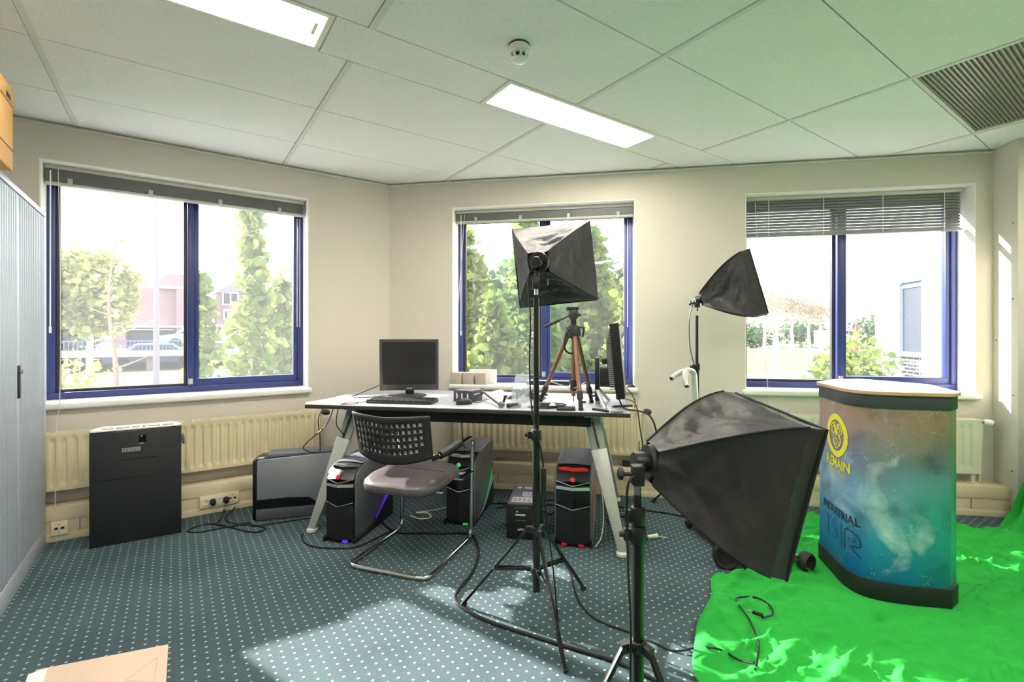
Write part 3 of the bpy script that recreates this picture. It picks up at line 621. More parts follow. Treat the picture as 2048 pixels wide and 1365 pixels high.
# back shell with square perforations
NU, NV = 14*2+4, 5*2+4
def bk(u_, v_):
    ang = (u_-.5)*1.05; wv = .235-.03*(1-v_)**2*4*abs(u_-.5)
    lo = .60-.04*math.cos((u_-.5)*PI); hi = .815+.012*abs(u_-.5)*2
    z = lo+(hi-lo)*v_
    x = math.sin(ang)*.455*(1.0+.03*v_)
    y = -.215+.40*(1-math.cos(ang)) - .05*(v_-.3)
    return (x, y, z)
def hole(i, j):
    a, b = i-2, j-3
    if not (0 <= a < 28 and 0 <= b < 10): return False
    return a % 2 == 0 and b % 2 == 0 and not (b//2 == 0 and (a//2 < 1 or a//2 > 12))
bo = MB(CH).grid(bk, NU, NV, hole).build('back_shell', M_['dark'], ch, recalc=False)
md = bo.modifiers.new('thickness', 'SOLIDIFY'); md.thickness = .008; md.offset = 0
for s in (-1,1): MB(CH).bar((s*.2,-.11,.585),(s*.24,-.10,.605),.03,.03).build('back_mount', M_['black'], ch, bevel=.006)
# padded seat
def seat(u_, v_):
    a = 2*PI*u_; n_ = 4.0; c, s_ = math.cos(a), math.sin(a)
    px = math.copysign(abs(c)**(2/n_), c)*.232; py = math.copysign(abs(s_)**(2/n_), s_)*.235
    prof = [(0,.40),(.75,.402),(.93,.408),(.99,.42),(1,.435),(.985,.45),(.93,.463),(.75,.47),(.4,.472),(0,.468)]
    k = v_*(len(prof)-1); i = min(int(k),len(prof)-2); f = k-i
    q = prof[i][0]*(1-f)+prof[i+1][0]*f; z = prof[i][1]*(1-f)+prof[i+1][1]*f
    y = .045+py*q; z += -.018*max(0,(-.03-py*q))/.2+.004*noise.noise(V((px*q*14,py*q*9,z*30)))
    return (px*q*(1-.04*(py > 0)), y, z)
MB(CH).grid(seat, 48, 27).build('seat', M_['leather'], ch)
MB(CH).tube([(-.2,.05,.4735),(0,.06,.4735),(.2,.05,.4725)], .0012, n=4).build('seat_seam', M_['matte'], ch)
for y in (-.05,.2): MB(CH).bar((-.24,y,.395),(.24,y,.395),.03,.012).build('seat_support', M_['chrome'], ch, bevel=.002)
MB(CH).bar((-.246,.305,.42),(-.225,.2,.397),.02,.014).bar((.246,.305,.42),(.225,.2,.397),.02,.014).build('frame_lug', M_['chrome'], ch)

# ------------------------------------------------------------------ studio softboxes on stands
def softbox(t, apex, cen, e1, e2, half, seed=0, lip=.05, r0=.045, bulge=.55):
    """open box of nylon: apex ring -> square rim; e1, e2 span the opening"""
    apex = V(apex); cen = V(cen); ax = cen-apex; e1 = V(e1).normalized(); e2 = V(e2); nrm = e1.cross(e2).normalized(); e2 = nrm.cross(e1).normalized()
    if nrm.dot(ax) < 0: nrm = -nrm
    cor = [(-1,-1),(1,-1),(1,1),(-1,1)]
    def rib(c, s):
        w = r0+(half-r0)*((1-bulge)*s+bulge*math.sin(s*PI/2))
        return apex+ax*s+(e1*c[0]+e2*c[1])*w
    for k in range(4):
        a, b = cor[k], cor[(k+1) % 4]; mid = V((a[0]+b[0],a[1]+b[1]))/2; out = (e1*mid.x+e2*mid.y).normalized()
        def fn(u_, v_):
            p = rib(a,v_).lerp(rib(b,v_),u_); arch = 4*u_*(1-u_); sg = math.sin(PI*v_)
            wr = noise.noise(V((u_*2.2+seed+k*7, v_*6, seed)))*.02+(.5-abs(noise.noise(V((u_*3+v_*2, v_*9+u_*4, seed+k*3)))))*.022+noise.noise(V((u_*9, v_*15, seed+k)))*.004
            return p-out*(.028*arch*sg)+out*wr*arch*(.25+.75*sg)
        MB().grid(fn, 28, 28).build('fabric_panel', M_['fabric'], t, recalc=False)
        def lp(u_, v_):
            w = half*(1+.012*v_); p = (cen+(e1*a[0]+e2*a[1])*w).lerp(cen+(e1*b[0]+e2*b[1])*w, u_)+nrm*lip*v_
            return p-out*.006*4*u_*(1-u_)*v_
        MB().grid(lp, 10, 2).build('rim_band', M_['fabric'], t, recalc=False)
        MB().tube([rib(a,s/10)+(e1*a[0]+e2*a[1])*.001 for s in range(11)], .003, n=6, spline=False).build('rib_seam', M_['matte'], t)
    f = [cen+nrm*lip*.75+(e1*c[0]+e2*c[1])*half*.985 for c in cor]
    MB().add(f, [(0,1,2,3)]).build('front_diffuser', M_['diffuser'], t, smooth=False)
    g = [cen+nrm*lip+(e1*c[0]+e2*c[1])*half*1.008 for c in cor]
    MB().tube(g, .005, n=6, spline=False, closed=True).build('rim_piping', M_['matte'], t)
    MB().lathe([(r0*1.05,-.012),(r0*1.12,0),(r0*.95,.03)], apex, ax).build('speed_ring', M_['black'], t)
    MB().lathe([(.022,-.05),(.026,-.045),(.028,-.01),(.02,.0)], apex, ax).build('lamp_base', M_['black'], t)
    return nrm
def stand(t, x, y, low, high, feet, sections, head, knob=(-1,0), brace=.5):
    top = head.z
    for z0_, z1_, r_ in sections: MB().cyl((x,y,z0_),(x,y,z1_),r_,n=16).build('pole_section', M_['polebk'], t)
    for z0_, z1_, r_ in sections[:-1]:
        MB().cyl((x,y,z1_-.035),(x,y,z1_+.012),r_+.006,n=16).box(x-r_-.022,x-r_+.002,y-.008,y+.008,z1_-.028,z1_+.004).build('clamp', M_['black'], t, bevel=.002)
        MB().cyl((x-r_-.02,y,z1_-.012),(x-r_-.034,y,z1_-.012),.008,n=10).build('clamp_knob', M_['black'], t)
    c = V((x,y,0))
    hi = MB().cyl((x,y,high-.014),(x,y,high+.014),sections[0][2]+.009,n=14); lo = MB().cyl((x,y,low-.012),(x,y,low+.012),sections[0][2]+.008,n=14)
    for fx, fy in feet:
        d = (V((fx,fy,0))-c); L_ = d.length; d.normalize(); R_ = sections[0][2]
        hi.bar(c+d*(R_)+V((0,0,high)), c+d*(R_+.03)+V((0,0,high-.004)), .022,.026); lo.bar(c+d*R_+V((0,0,low)), c+d*(R_+.026)+V((0,0,low)), .018,.02)
        h0 = c+d*(R_+.024)+V((0,0,high-.004)); f = V((fx,fy,.008))
        lg = MB().bar(h0, f, .016,.012).build('leg', M_['polebk'], t, bevel=.002)
        MB().bar(f-V((d.x*.02,d.y*.02,-.006)), f+d*.008+V((0,0,-.003)), .018,.014).build('foot_cap', M_['rubber'], lg, bevel=.002)
        j = h0.lerp(f, brace)
        side = V((-d.y,d.x,0))*.009
        MB().bar(c+d*(R_+.02)+V((0,0,low))+side, j+side, .004,.012).bar(c+d*(R_+.02)+V((0,0,low))-side, j-side, .004,.012).build('brace', M_['polebk'], t)
        MB().cyl(j-side*1.4, j+side*1.4, .005, n=8).build('rivet', M_['steel'], t)
    hi.build('upper_collar', M_['black'], t, bevel=.002); lo.build('lower_collar', M_['black'], t, bevel=.002)
    # tilting head
    MB().cyl((x,y,top-.085),(x,y,top-.055),.009).build('spigot', M_['chrome'], t)
    MB().box(x-.016,x+.016,y-.016,y+.016,top-.06,top-.005).build('tilt_head', M_['black'], t, bevel=.004)
    kx, ky = knob; kd = V((kx,ky,0)).normalized()
    MB().cyl(V((x,y,top-.03))+kd*.012, V((x,y,top-.03))+kd*.04, .006).lathe([(.006,0),(.017,.004),(.017,.014),(.01,.018)], V((x,y,top-.03))+kd*.036, kd, 8).build('tilt_knob', M_['black'], t)

# 1: tall one in front of the middle window, its back to the room
px, py = .106, 2.10
t = thing('softbox_light', 'tall black softbox light on a tripod stand in front of the desk, its back turned', 'softbox', (px,py,0), 0, 'studio softbox lights')
stand(t, px, py, .215, .389, [(-.226,2.195),(.35,2.337),(.195,1.767)], [(.12,.815,.0165),(.80,1.40,.0125)], V((px,py,1.50)), (1,-.2))
MB().bar((px,py,1.49),(px+.012,py+.04,1.545),.024,.02).build('head_arm', M_['black'], t, bevel=.004)
softbox(t, (.118,2.14,1.562), (.219,2.43,1.598), (.3894,.0,.040), (-.028,.0,.40), .197, 3, bulge=.35)
MB().tube([(px-.005,py+.03,1.53),(px-.035,py-.01,1.49),(px-.026,py-.01,1.3),(px-.03,py-.012,1.1),(px-.018,py-.016,.9),(px+.02,py-.018,.74),(px+.03,py-.02,.66)], .0035, n=6).build('cord', M_['cable'], t)
MB().box(px+.018,px+.042,py-.034,py-.012,.555,.665).build('cord_switch', M_['black'], t, bevel=.004)
MB().tube([(px+.03,py-.022,.555),(px+.05,py-.02,.4),(px+.075,py-.01,.2),(px+.09,py-.02,.03),(px+.10,py-.03,.006)], .0035, n=6).build('cord', M_['cable'], t)

# 2: by the wall, pointing along it
px, py = 1.27, 3.30
t = thing('softbox_light', 'black softbox light standing by the wall between the two windows, seen from its side', 'softbox', (px,py,0), 0, 'studio softbox lights')
stand(t, px, py, .15, .33, [(1.04,3.55),(1.44,3.53),(1.50,3.05)], [(.06,1.03,.0145),(1.0,1.37,.011)], V((px,py,1.485)), (-1,.1))
ax = V((math.sin(R(116)), math.cos(R(116)), .26)).normalized(); e1 = V((-ax.y,ax.x,0)).normalized(); e2 = ax.cross(e1)
if e2.z < 0: e2 = -e2
softbox(t, V((1.305,3.295,1.485)), V((1.305,3.295,1.485))+ax*.30, e1, e2, .205, 11, bulge=.6)
MB().bar((px,py,1.47),(1.30,3.297,1.483),.022,.02).build('head_arm', M_['black'], t, bevel=.004)
MB().tube([(px-.02,py,1.47),(px-.055,py-.01,1.35),(px-.05,py-.01,1.15),(px-.02,py-.015,1.02)], .0035, n=6).build('cord', M_['cable'], t)

# 3: low one in the foreground, aimed at the counter
px, py = .34, 1.30
t = thing('softbox_light', 'low black softbox light on a collapsed stand, aimed at the display counter', 'softbox', (px,py,0), 0, 'studio softbox lights')
stand(t, px, py, .20, .404, [(.09,1.26),(.50,1.10),(.43,1.60)], [(.10,.715,.0165),(.69,.765,.0135),(.75,.81,.0105)], V((px,py,.895)), (-1,.1))
N_ = V((.775,1.2,1.003)); Bt = V((.701,1.2,.621)); Ft = V((.734,1.6,1.047))
cen = (Bt+Ft)/2
ee1 = (N_-Ft).normalized(); ee2 = (N_-Bt).normalized()
apx = V((.385,1.345,.885))
nrm = ee1.cross(ee2).normalized()
if nrm.dot(cen-apx) < 0: nrm = -nrm
softbox(t, apx, cen-nrm*.045, ee1, ee2, .197, 23, lip=.045, bulge=.6)
MB().bar((px,py,.88),tuple(apx),.024,.022).build('head_arm', M_['black'], t, bevel=.004)
MB().tube([(px+.01,py,.875),(px-.028,py-.02,.85),(px-.034,py-.02,.78),(px-.03,py-.02,.6),(px-.024,py-.022,.45),(px-.03,py-.03,.2),(px-.05,py-.06,.02)], .0035, n=6).build('cord', M_['cable'], t)

# ------------------------------------------------------------------ green screen cloth
def spl(P, sub=8, closed=False):
    P = [V(p) if len(p) == 3 else V((p[0],p[1],0)) for p in P]; Q = []; m = len(P)
    for i in range(m if closed else m-1):
        if closed: a, b, c, d = P[i-1], P[i], P[(i+1) % m], P[(i+2) % m]
        else: a, b, c, d = P[max(i-1,0)], P[i], P[i+1], P[min(i+2,m-1)]
        for k in range(sub):
            t = k/sub; Q.append(.5*((2*b)+(c-a)*t+(2*a-5*b+4*c-d)*t*t+(3*b-a-3*c+d)*t**3))
    if not closed: Q.append(P[-1])
    return Q
def along(Q, f):
    k = f*(len(Q)-1); i = min(int(k), len(Q)-2); return Q[i].lerp(Q[i+1], k-i)
CLE = spl([(.50,.85),(.57,1.25),(.625,1.60),(.655,1.74),(.735,1.92),(.80,2.05),(.93,2.24),(.985,2.40),(1.08,2.43),(1.19,2.46),(1.30,2.64),(1.45,2.79),(1.64,2.94),(1.85,3.12),(2.05,3.29)])
CRE = spl([(3.30,.55),(3.28,1.0),(3.24,1.5),(3.16,2.0),(3.06,2.5),(2.98,2.85),(2.93,2.99)])
def ridged(x, y):
    wx = x+.10*noise.noise(V((x*1.7,y*2.3,3))); wy = y+.16*noise.noise(V((x*1.2,y*1.4,9)))
    a = 1-abs(noise.noise(V((wx*1.6+wy*1.0, wy*9-wx*2.2, 1))))*3.2
    b = 1-abs(noise.noise(V((wx*3-wy*2, wy*17+wx*5, 5))))*3.2
    d = 1-abs(noise.noise(V((wx*4+wy*6, wy*5-wx*7, 13))))*5
    c = noise.noise(V((wx*1.5,wy*3,7)))
    return max(0,a)**2*.030+max(0,b)**2*.013+c*.008+max(0,d)**2*.017
def cloth_z(x, y, edge=1.0):
    z = .010+ridged(x,y)
    d = math.hypot((x-1.85)/.36, (y-2.45)/.40)
    if d < 1: z = .010+(z-.010)*max(0,(d-.8)/.2)
    return max(.004, z)
def cloth(u_, v_):
    if u_ <= .62:
        f = u_/.62; a = along(CLE, v_); b = along(CRE, v_); p = a.lerp(b, f); x, y = p.x, p.y
        e = min(1, f/.06, (1-v_)/.05 if v_ > .9 else 1)
        z = cloth_z(x,y); hem = math.exp(-((f-.012)/.016)**2)*.022*(1+noise.noise(V((v_*14,0,2))))
        wob = noise.noise(V((v_*9,0,4)))*.03*math.exp(-f*14)
        return (x+wob, y+.02*noise.noise(V((v_*17,3,1)))*math.exp(-f*10), (.004+z*min(1,.25+e))+hem)
    g = (u_-.62)/.38; b = along(CRE, v_); k = math.sin(g*PI/2)
    rise = [(0,0),(.10,.035),(.17,.14),(.23,.36),(.28,.6),(.32,.85),(.35,1.12)]
    q = g*(len(rise)-1); i = min(int(q),len(rise)-2); h = q-i
    ox = rise[i][0]*(1-h)+rise[i+1][0]*h; oz = rise[i][1]*(1-h)+rise[i+1][1]*h
    fold = .05*math.sin(v_*34+2*noise.noise(V((v_*5,g*2,0))))*min(1,g*2.2)
    return (b.x+ox+fold, b.y-.03*g, .004+max(oz, cloth_z(b.x,b.y)*(1-g))+.004)
gc = MB().grid(cloth, 330, 230).build('green_screen_cloth', M_['green'], recalc=False, angle=180)
tag(gc, 'creased bright green screen cloth spread over the floor under the counter', 'cloth')
# its hanger, beyond the frame
hg = thing('backdrop_stand', 'black stand and crossbar that the green cloth hangs from', 'stand', (3.68,1.75,0))
MB().cyl((3.65,.35,1.14),(3.31,3.05,1.14),.016).build('crossbar', M_['polebk'], hg)
for x, y in ((3.66,.42),(3.36,2.98)):
    MB().cyl((x+.04,y,0),(x+.04,y,1.17),.016).build('upright', M_['polebk'], hg)
    for a in (.5,-.5,-1.3): MB().bar((x+.04,y,.4),(x+.04+.3*math.cos(a),y+.3*math.sin(a),.008),.016,.012).build('leg', M_['polebk'], hg)

# ------------------------------------------------------------------ display counter
FR = spl([(1.685,2.645),(1.652,2.49),(1.624,2.36),(1.637,2.268),(1.70,2.212),(1.80,2.178),(1.90,2.157),(1.965,2.144)], 6)
PLAN = [(p.x,p.y) for p in FR]+[(2.045,2.20),(2.07,2.27),(2.18,2.52),(2.04,2.82),(1.86,2.78)]
cc = (1.87,2.44)
def plan(s): return [(cc[0]+(x-cc[0])*s, cc[1]+(y-cc[1])*s) for x, y in PLAN]
ct = thing('display_counter', 'curved display counter wrapped in a starry galaxy print with yellow round emblem', 'counter', (cc[0],cc[1],.012))
MB().prism(plan(1.0), .012, .10).build('base_band', M_['cbase'], ct, bevel=.004)
MB().prism(plan(.972), .10, .90).build('printed_wrap', M_['galaxy'], ct)
MB().prism(plan(.992), .90, .962).build('top_band', M_['anthr'], ct, bevel=.003)
MB().prism(plan(1.03), .962, .976).build('wood_edge', M_['wood'], ct, bevel=.003)
MB().prism(plan(1.032), .976, .980).build('top_board', M_['ctop'], ct, bevel=.001)
MB().bar((1.80,2.79,.9803),(2.02,2.19,.9803),.004,.001).build('hinge_line', M_['dark'], ct)
WR = [V((cc[0]+(p.x-cc[0])*.972, cc[1]+(p.y-cc[1])*.972, 0)) for p in FR]
ARC = [0]
for a, b in zip(WR, WR[1:]): ARC.append(ARC[-1]+(b-a).length)
def wrap(s, z, off):
    i = 0
    while i < len(ARC)-2 and ARC[i+1] < s: i += 1
    d = (WR[i+1]-WR[i]).normalized(); p = WR[i]+d*(s-ARC[i]); n = V((d.y,-d.x,0))
    if n.dot(p-V((cc[0],cc[1],0))) < 0: n = -n
    p = p+n*off; return V((p.x,p.y,z))
def wrapped(vs, fs, s0, z0, off, m, name): return MB().add([wrap(s0+v.x, z0+v.y, off) for v in vs], fs).build(name, m, ct, smooth=False, recalc=True)
SC = .208
def ribbon(pts, w):
    vs = []; fs = []
    for i, p in enumerate(pts):
        d = (pts[min(i+1,len(pts)-1)]-pts[max(i-1,0)]).normalized(); n = V((-d.y,d.x,0))
        vs += [p+n*w/2, p-n*w/2]
    for i in range(len(pts)-1): fs.append((2*i,2*i+1,2*i+3,2*i+2))
    return vs, fs
circ = lambda r_, c=(0,0), n=48: [V((c[0]+r_*math.cos(2*PI*i/n), c[1]+r_*math.sin(2*PI*i/n), 0)) for i in range(n+1)]
vs, fs = ribbon(circ(.094), .030); wrapped(vs, fs, SC, .731, .002, M_['yellow'], 'emblem_ring')
for (c, a0, sgn) in (((-.033,.028),-.9,1),((.033,.028),PI+.9,-1),((.002,-.036),PI/2,1)):
    pts = [V((c[0]+(.004+.030*k/40)*math.cos(a0-sgn*k/40*4.6*PI*.8), c[1]+(.004+.030*k/40)*math.sin(a0-sgn*k/40*4.6*PI*.8),0)) for k in range(41)]
    vs, fs = ribbon(pts, .0075); wrapped(vs, fs, SC, .731, .002, M_['yellow'], 'emblem_spiral')
for pts in ([V((-.033,.062,0)),V((-.01,.03,0)),V((0,.0,0))],[V((.033,.062,0)),V((.012,.03,0)),V((0,.0,0))],[V((.034,.0,0)),V((.05,-.02,0)),V((.034,-.05,0))]):
    vs, fs = ribbon(spl(pts), .012); wrapped(vs, fs, SC, .731, .002, M_['yellow'], 'emblem_bridge')
vs, fs = text_geo('REMAIN', .066, .0022); wrapped(vs, fs, SC+.005, .59, .002, M_['yellow'], 'company_lettering')
vs, fs = text_geo('SOFTWARE', .034); wrapped(vs, fs, SC+.005, .542, .002, M_['yellow'], 'company_lettering')
vs, fs = text_geo('INDUSTRIAL', .058, .001); wrapped(vs, fs, SC+.01, .345, .002, M_['logob'], 'product_lettering')
for k, s in enumerate('TSI'):
    vs, fs = text_geo(s, .15); wrapped(vs, fs, SC-.10+k*.085-(.02 if s == 'I' else 0), .245, .002, M_['logot'], 'product_lettering')
pts = [V((-.04,-.055,0)),V((-.04,.04,0)),V((.0,.05,0)),V((.04,.03,0)),V((.045,-.01,0)),V((.0,-.025,0)),V((.05,-.06,0))]
vs, fs = ribbon(spl(pts,5), .005); wrapped(vs, fs, SC+.125, .245, .002, M_['logob'], 'product_lettering')
for x in (-.012,.02): vs, fs = ribbon([V((x-.006,0,0)),V((x+.006,-.001,0))], .006); wrapped(vs, fs, SC+.125, .255, .0025, M_['logob'], 'logo_eye')

# ------------------------------------------------------------------ wheeled machine behind the low softbox
t = thing('wheeled_machine', 'white wheeled floor machine with column and forked handle behind the low softbox', 'machine', (1.30,2.75,0), -R(6)); 
hull = spl([(1.135,3.06),(1.15,2.80),(1.17,2.62),(1.25,2.50),(1.42,2.47),(1.50,2.58),(1.48,2.82),(1.38,3.08),(1.25,3.14)], 5, True)
MB().prism([(p.x,p.y) for p in hull], .05, .17).build('hull', M_['scooter'], t, bevel=.02, seg=3)
MB().prism([(1.32+(p.x-1.32)*.8,2.78+(p.y-2.78)*.8) for p in hull], .17, .24).build('hood', M_['scootg'], t, bevel=.025, seg=3)
for k in range(4): MB().bar((1.137+.006*k,3.0-.09*k,.07),(1.135+.006*k,3.0-.09*k,.15),.012,.05).build('hull_slot', M_['scootg'], t, bevel=.002)
for (x, y, r_, d) in ((1.135,2.545,.068,(-.35,-1,0)),(1.535,2.50,.05,(.5,-1,0))):
    wv = MB().lathe([(r_*.7,-.03),(r_,-.022),(r_,.012),(r_*.86,.022),(r_*.72,.018),(r_*.66,-.004),(.0,-.008)],(x,y,r_+.006 if x > 1.4 else r_),d,28).build('wheel', M_['rubber'], t)
MB().cyl((1.12,2.60,.07),(1.52,2.56,.06),.012).build('axle', M_['steel'], t)
MB().lathe([(.0,-.014),(.024,-.012),(.026,0),(.024,.012),(0,.014)],(1.13,3.075,.027),(1,.3,0),16).build('caster', M_['rubber'], t)
MB().bar((1.2,3.05,.16),(1.165,3.07,.985),.05,.03).build('column', M_['scooter'], t, bevel=.006)
MB().bar((1.183,3.052,.3),(1.150,3.055,.96),.012,.004).build('column_groove', M_['scootg'], t)
MB().tube([(1.165,3.07,.96),(1.155,3.06,1.0),(1.11,3.03,1.015),(1.06,3.01,.995)], .017, n=10).build('handle_neck', M_['scooter'], t)
MB().tube([(1.085,3.01,1.012),(1.04,3.03,.99),(1.005,3.02,.965)], lambda f: .02-.006*f, n=10).build('handle_fork', M_['scooter'], t)
MB().tube([(1.085,3.0,1.01),(1.066,2.97,.97),(1.07,2.95,.925)], lambda f: .02-.005*f, n=10).build('handle_fork', M_['scooter'], t)
MB().lathe([(.013,0),(.014,.006),(.006,.012)],(1.0725,2.949,.925),(0.05,-.05,-1)).lathe([(.012,0),(.013,.006),(.006,.012)],(1.004,3.02,.965),(-1,0,-.6)).build('grip_tip', M_['dark'], t)

# ------------------------------------------------------------------ flat carton on the floor
c0 = V((-1.36,1.902,0)); e1 = (V((-1.74,1.758,0))-c0); e2 = V((.5,-.74,0))
t = thing('flattened_carton', 'pale flattened cardboard carton lying on the carpet', 'carton', tuple(c0+(e1+e2)*.5))
q = [c0,c0+e1,c0+e1+e2,c0+e2]
MB().prism([(p.x,p.y) for p in q], .001, .016).build('panel', M_['cardp'], t, bevel=.002)
qq = [c0+e2*.03+e1*.02, c0+e1*.75+e2*.03, c0+e1*.75+e2*.98, c0+e2*.98+e1*.02]
MB().prism([(p.x,p.y) for p in qq], .016, .021).build('flap', M_['cardp'], t, bevel=.001)
MB().bar(c0+e1*.98+e2*.02+V((0,0,.017)), c0+e1*.92+e2*.5+V((0,0,.0225)), .05,.002).build('tape_strip', M_['tape'], t)
tri = [c0+e1*.08+e2*.10, c0+e1*.09+e2*.28, c0+e1*.30+e2*.22]
mb = MB()
for a, b in zip(tri, tri[1:]+tri[:1]): mb.bar(a+V((0,0,.0212)), b+V((0,0,.0212)), .003,.0006)
mb.build('print_mark', mat('faded_print',(196,168,148),.85), t, smooth=False)

# ------------------------------------------------------------------ things on the desk
Z = DZ
def dthing(name, label, cat, x, y, az=0, z=Z, group=None):
    t = thing(name, label, cat, (x,y,z), -R(az), group); return t, ROOT[t.name]
# screen facing the room
t, T = dthing('computer_monitor', 'black desktop monitor facing the room beside the keyboard', 'monitor', -.735, 3.44, -8)
MB(T).lathe([(.12,0),(.12,.008),(.09,.014),(.03,.018)],(0,.03,0),n=28).build('stand_base', M_['bezel'], t)
MB(T).bar((0,.05,.01),(0,.045,.16),.06,.03).build('stand_neck', M_['bezel'], t, bevel=.006)
sh = Matrix.Rotation(R(4),4,'X')
TM = T@Matrix.Translation((0,.01,.045))@sh
MB(TM).box(-.205,.205,0,.045,0,.365).build('housing', M_['black'], t, bevel=.008)
MB(TM).box(-.207,.207,-.008,.004,.0,.367).build('bezel', M_['bezel'], t, bevel=.004)
MB(TM).box(-.187,.187,-.0085,-.006,.042,.348).build('screen', M_['screen'], t, smooth=False)
MB(TM).box(-.02,.02,-.0095,-.007,.012,.02).build('badge', M_['silverlab'], t, smooth=False)
MB(TM).box(.165,.172,-.0095,-.007,.014,.018).box(-.178,-.168,-.0095,-.007,.018,.022).build('button', M_['silverlab'], t, smooth=False)
# keyboard with keys
t, T = dthing('keyboard', 'black computer keyboard in front of the monitor', 'keyboard', -.715, 3.14, 10)
MB(T).prism([(-.075,0),(.075,0),(.075,.022),(-.075,.014)], -.22, .22, 'x').build('case', M_['black'], t, bevel=.003)
k0 = None
for r_ in range(6):
    y = .06-r_*.0225-(.004 if r_ == 0 else 0); n = 21 if r_ < 5 else 12
    for i in range(n):
        x = -.207+i*.0205 if r_ < 5 else -.207+i*.0375
        w_ = .0085 if r_ < 5 else .016
        zz = .018+.0533*y
        if k0 is None or r_ == 5: 
            kk = MB(T).prism([(x-w_,y-.0095),(x+w_,y-.0095),(x+w_,y+.0095),(x-w_,y+.0095)], zz-.002, zz+.007).build('key', M_['key'], t, smooth=False)
            if k0 is None: k0 = (kk, x, y, zz)
        else: share(k0[0], t, (x-k0[1], y-k0[2], zz-k0[3]))
# mouse
t, T = dthing('computer_mouse', 'black computer mouse beside the keyboard', 'mouse', -.305, 3.06, 60)
def mo(u_, v_):
    a = 2*PI*u_; rr = math.sin(min(1,v_)*PI/2*1.0); x = math.cos(a)*.031*(1-v_**3); y = math.sin(a)*.056*(1-v_**3)
    return (x, y, .038*math.sin(v_*PI/2)*(1-.25*math.sin(a)*(1-v_)))
MB(T).grid(mo, 24, 8).build('shell', M_['black'], t)
MB(T).box(-.002,.002,.01,.045,.028,.034).build('scroll_wheel', M_['bezel'], t, bevel=.001)
MB(T).tube([(0,.055,.012),(-.01,.10,.004),(-.10,.2,.004),(-.12,.24,.004)], .0022, n=6).build('cord', M_['cable'], t)
# charcoal box with pictograms
t, T = dthing('accessory_box', 'small charcoal box with white pictograms beside the mouse', 'box', -.30, 3.215, 28)
MB(T).box(-.072,.072,-.055,.075,0,.074).build('carton', M_['grey'], t, bevel=.002)
MB(T).box(-.07,.07,-.053,.073,.074,.0755).build('lid', mat('box_top',(120,120,124),.4), t, smooth=False)
for k, x in enumerate((-.045,-.005,.04)):
    MB(T).prism([(x-.004,.02),(x+.004,.02),(x+.007,.04),(x+.003,.058),(x-.003,.058),(x-.006,.04)], -.0565, -.0545, 'y').build('pictogram', M_['label'], t, smooth=False)
MB(T).box(.0715,.0735,-.03,.04,.048,.053).build('side_print', M_['label'], t, smooth=False)
# papers at the left end
t, T = dthing('paper_sheet', 'pale yellow sheets of paper at the end of the desk above the grey tower', 'paper', -1.15, 3.17, 8)
MB(T).grid(lambda u_, v_: (-.17+.32*u_+.04*v_, -.1+.22*v_, .0015+.004*noise.noise(V((u_*3,v_*3,0)))*u_+.003), 8, 6).build('top_sheet', mat('cream_paper',(250,240,200),.8), t)
MB(T).prism([(-.16,-.12),(.02,-.125),(.17,-.02),(.12,.1),(-.12,.06)], .0005, .002).build('under_sheet', M_['yel'], t, smooth=False)
t2 = tag(MB(place((-.60,3.50,Z),-R(25))).prism([(-.13,-.08),(.13,-.08),(.13,.08),(-.13,.08)], .0004, .002).build('paper_sheet', M_['paper'], smooth=False), 'white sheet of paper lying beside the monitor foot', 'paper')
t3 = tag(MB(place((-1.0,3.46,Z),R(12))).prism([(-.11,-.08),(.11,-.08),(.11,.08),(-.11,.08)], .0004, .002).build('paper_sheet', M_['paper'], smooth=False), 'white sheet of paper lying behind the yellow sheets', 'paper')
# camera tripod
ap = V((.385,3.01,0))
t = thing('camera_tripod', 'bronze camera tripod with pan handle standing on the desk', 'tripod', (ap.x,ap.y,Z))
crown = 1.275
for (fx, fy) in ((.405,2.82),(.185,3.18),(.52,3.13)):
    f = V((fx,fy,Z+.004)); d = (f-V((ap.x,ap.y,f.z))).normalized(); tp = V((ap.x,ap.y,crown-.02))+d*.03
    j = tp.lerp(f,.80)
    MB().cyl(tp, j, .0135, .0135, n=12).build('leg_tube', M_['bronzeleg'], t)
    MB().cyl(tp.lerp(f,.775), tp.lerp(f,.87), .018, .018, n=12).build('leg_lock', M_['dark'], t)
    MB().cyl(tp.lerp(f,.87), tp.lerp(f,.965), .0125, n=12).build('leg_section', M_['dark'], t)
    MB().lathe([(.013,0),(.016,.006),(.012,.02)], f-V((0,0,.004)), (tp-f)).build('foot', M_['rubber'], t)
    MB().bar(tp+V((0,0,.03)), tp.lerp(f,.06), .034,.03).build('hip_joint', M_['dark'], t, bevel=.005)
    MB().cyl(tp.lerp(f,.90)+V((0,-.012,0)), tp.lerp(f,.90)+V((.03,-.02,0)), .006).build('lock_lever', M_['dark'], t)
    MB().bar((ap.x,ap.y,.90), tp.lerp(f,.70), .008,.004).build('spreader', M_['alu'], t)
MB().cyl((ap.x,ap.y,.855),(ap.x,ap.y,crown),.013).build('centre_column', M_['bronzeleg'], t)
MB().cyl((ap.x,ap.y,.89),(ap.x,ap.y,.955),.021).build('column_collar', M_['dark'], t)
MB().cyl((ap.x,ap.y,.82),(ap.x,ap.y,.86),.003).build('hook', M_['dark'], t)
MB().lathe([(.02,-.06),(.034,-.045),(.036,.0),(.03,.02),(.018,.028)],(ap.x,ap.y,crown)).build('crown', M_['dark'], t)
MB().tube([(ap.x-.03,ap.y-.02,crown),(ap.x-.055,ap.y-.04,crown-.04),(ap.x-.06,ap.y-.04,crown-.12),(ap.x-.03,ap.y-.02,crown-.15),(ap.x-.005,ap.y-.015,crown-.15)], .006, n=8).build('carry_handle', M_['dark'], t)
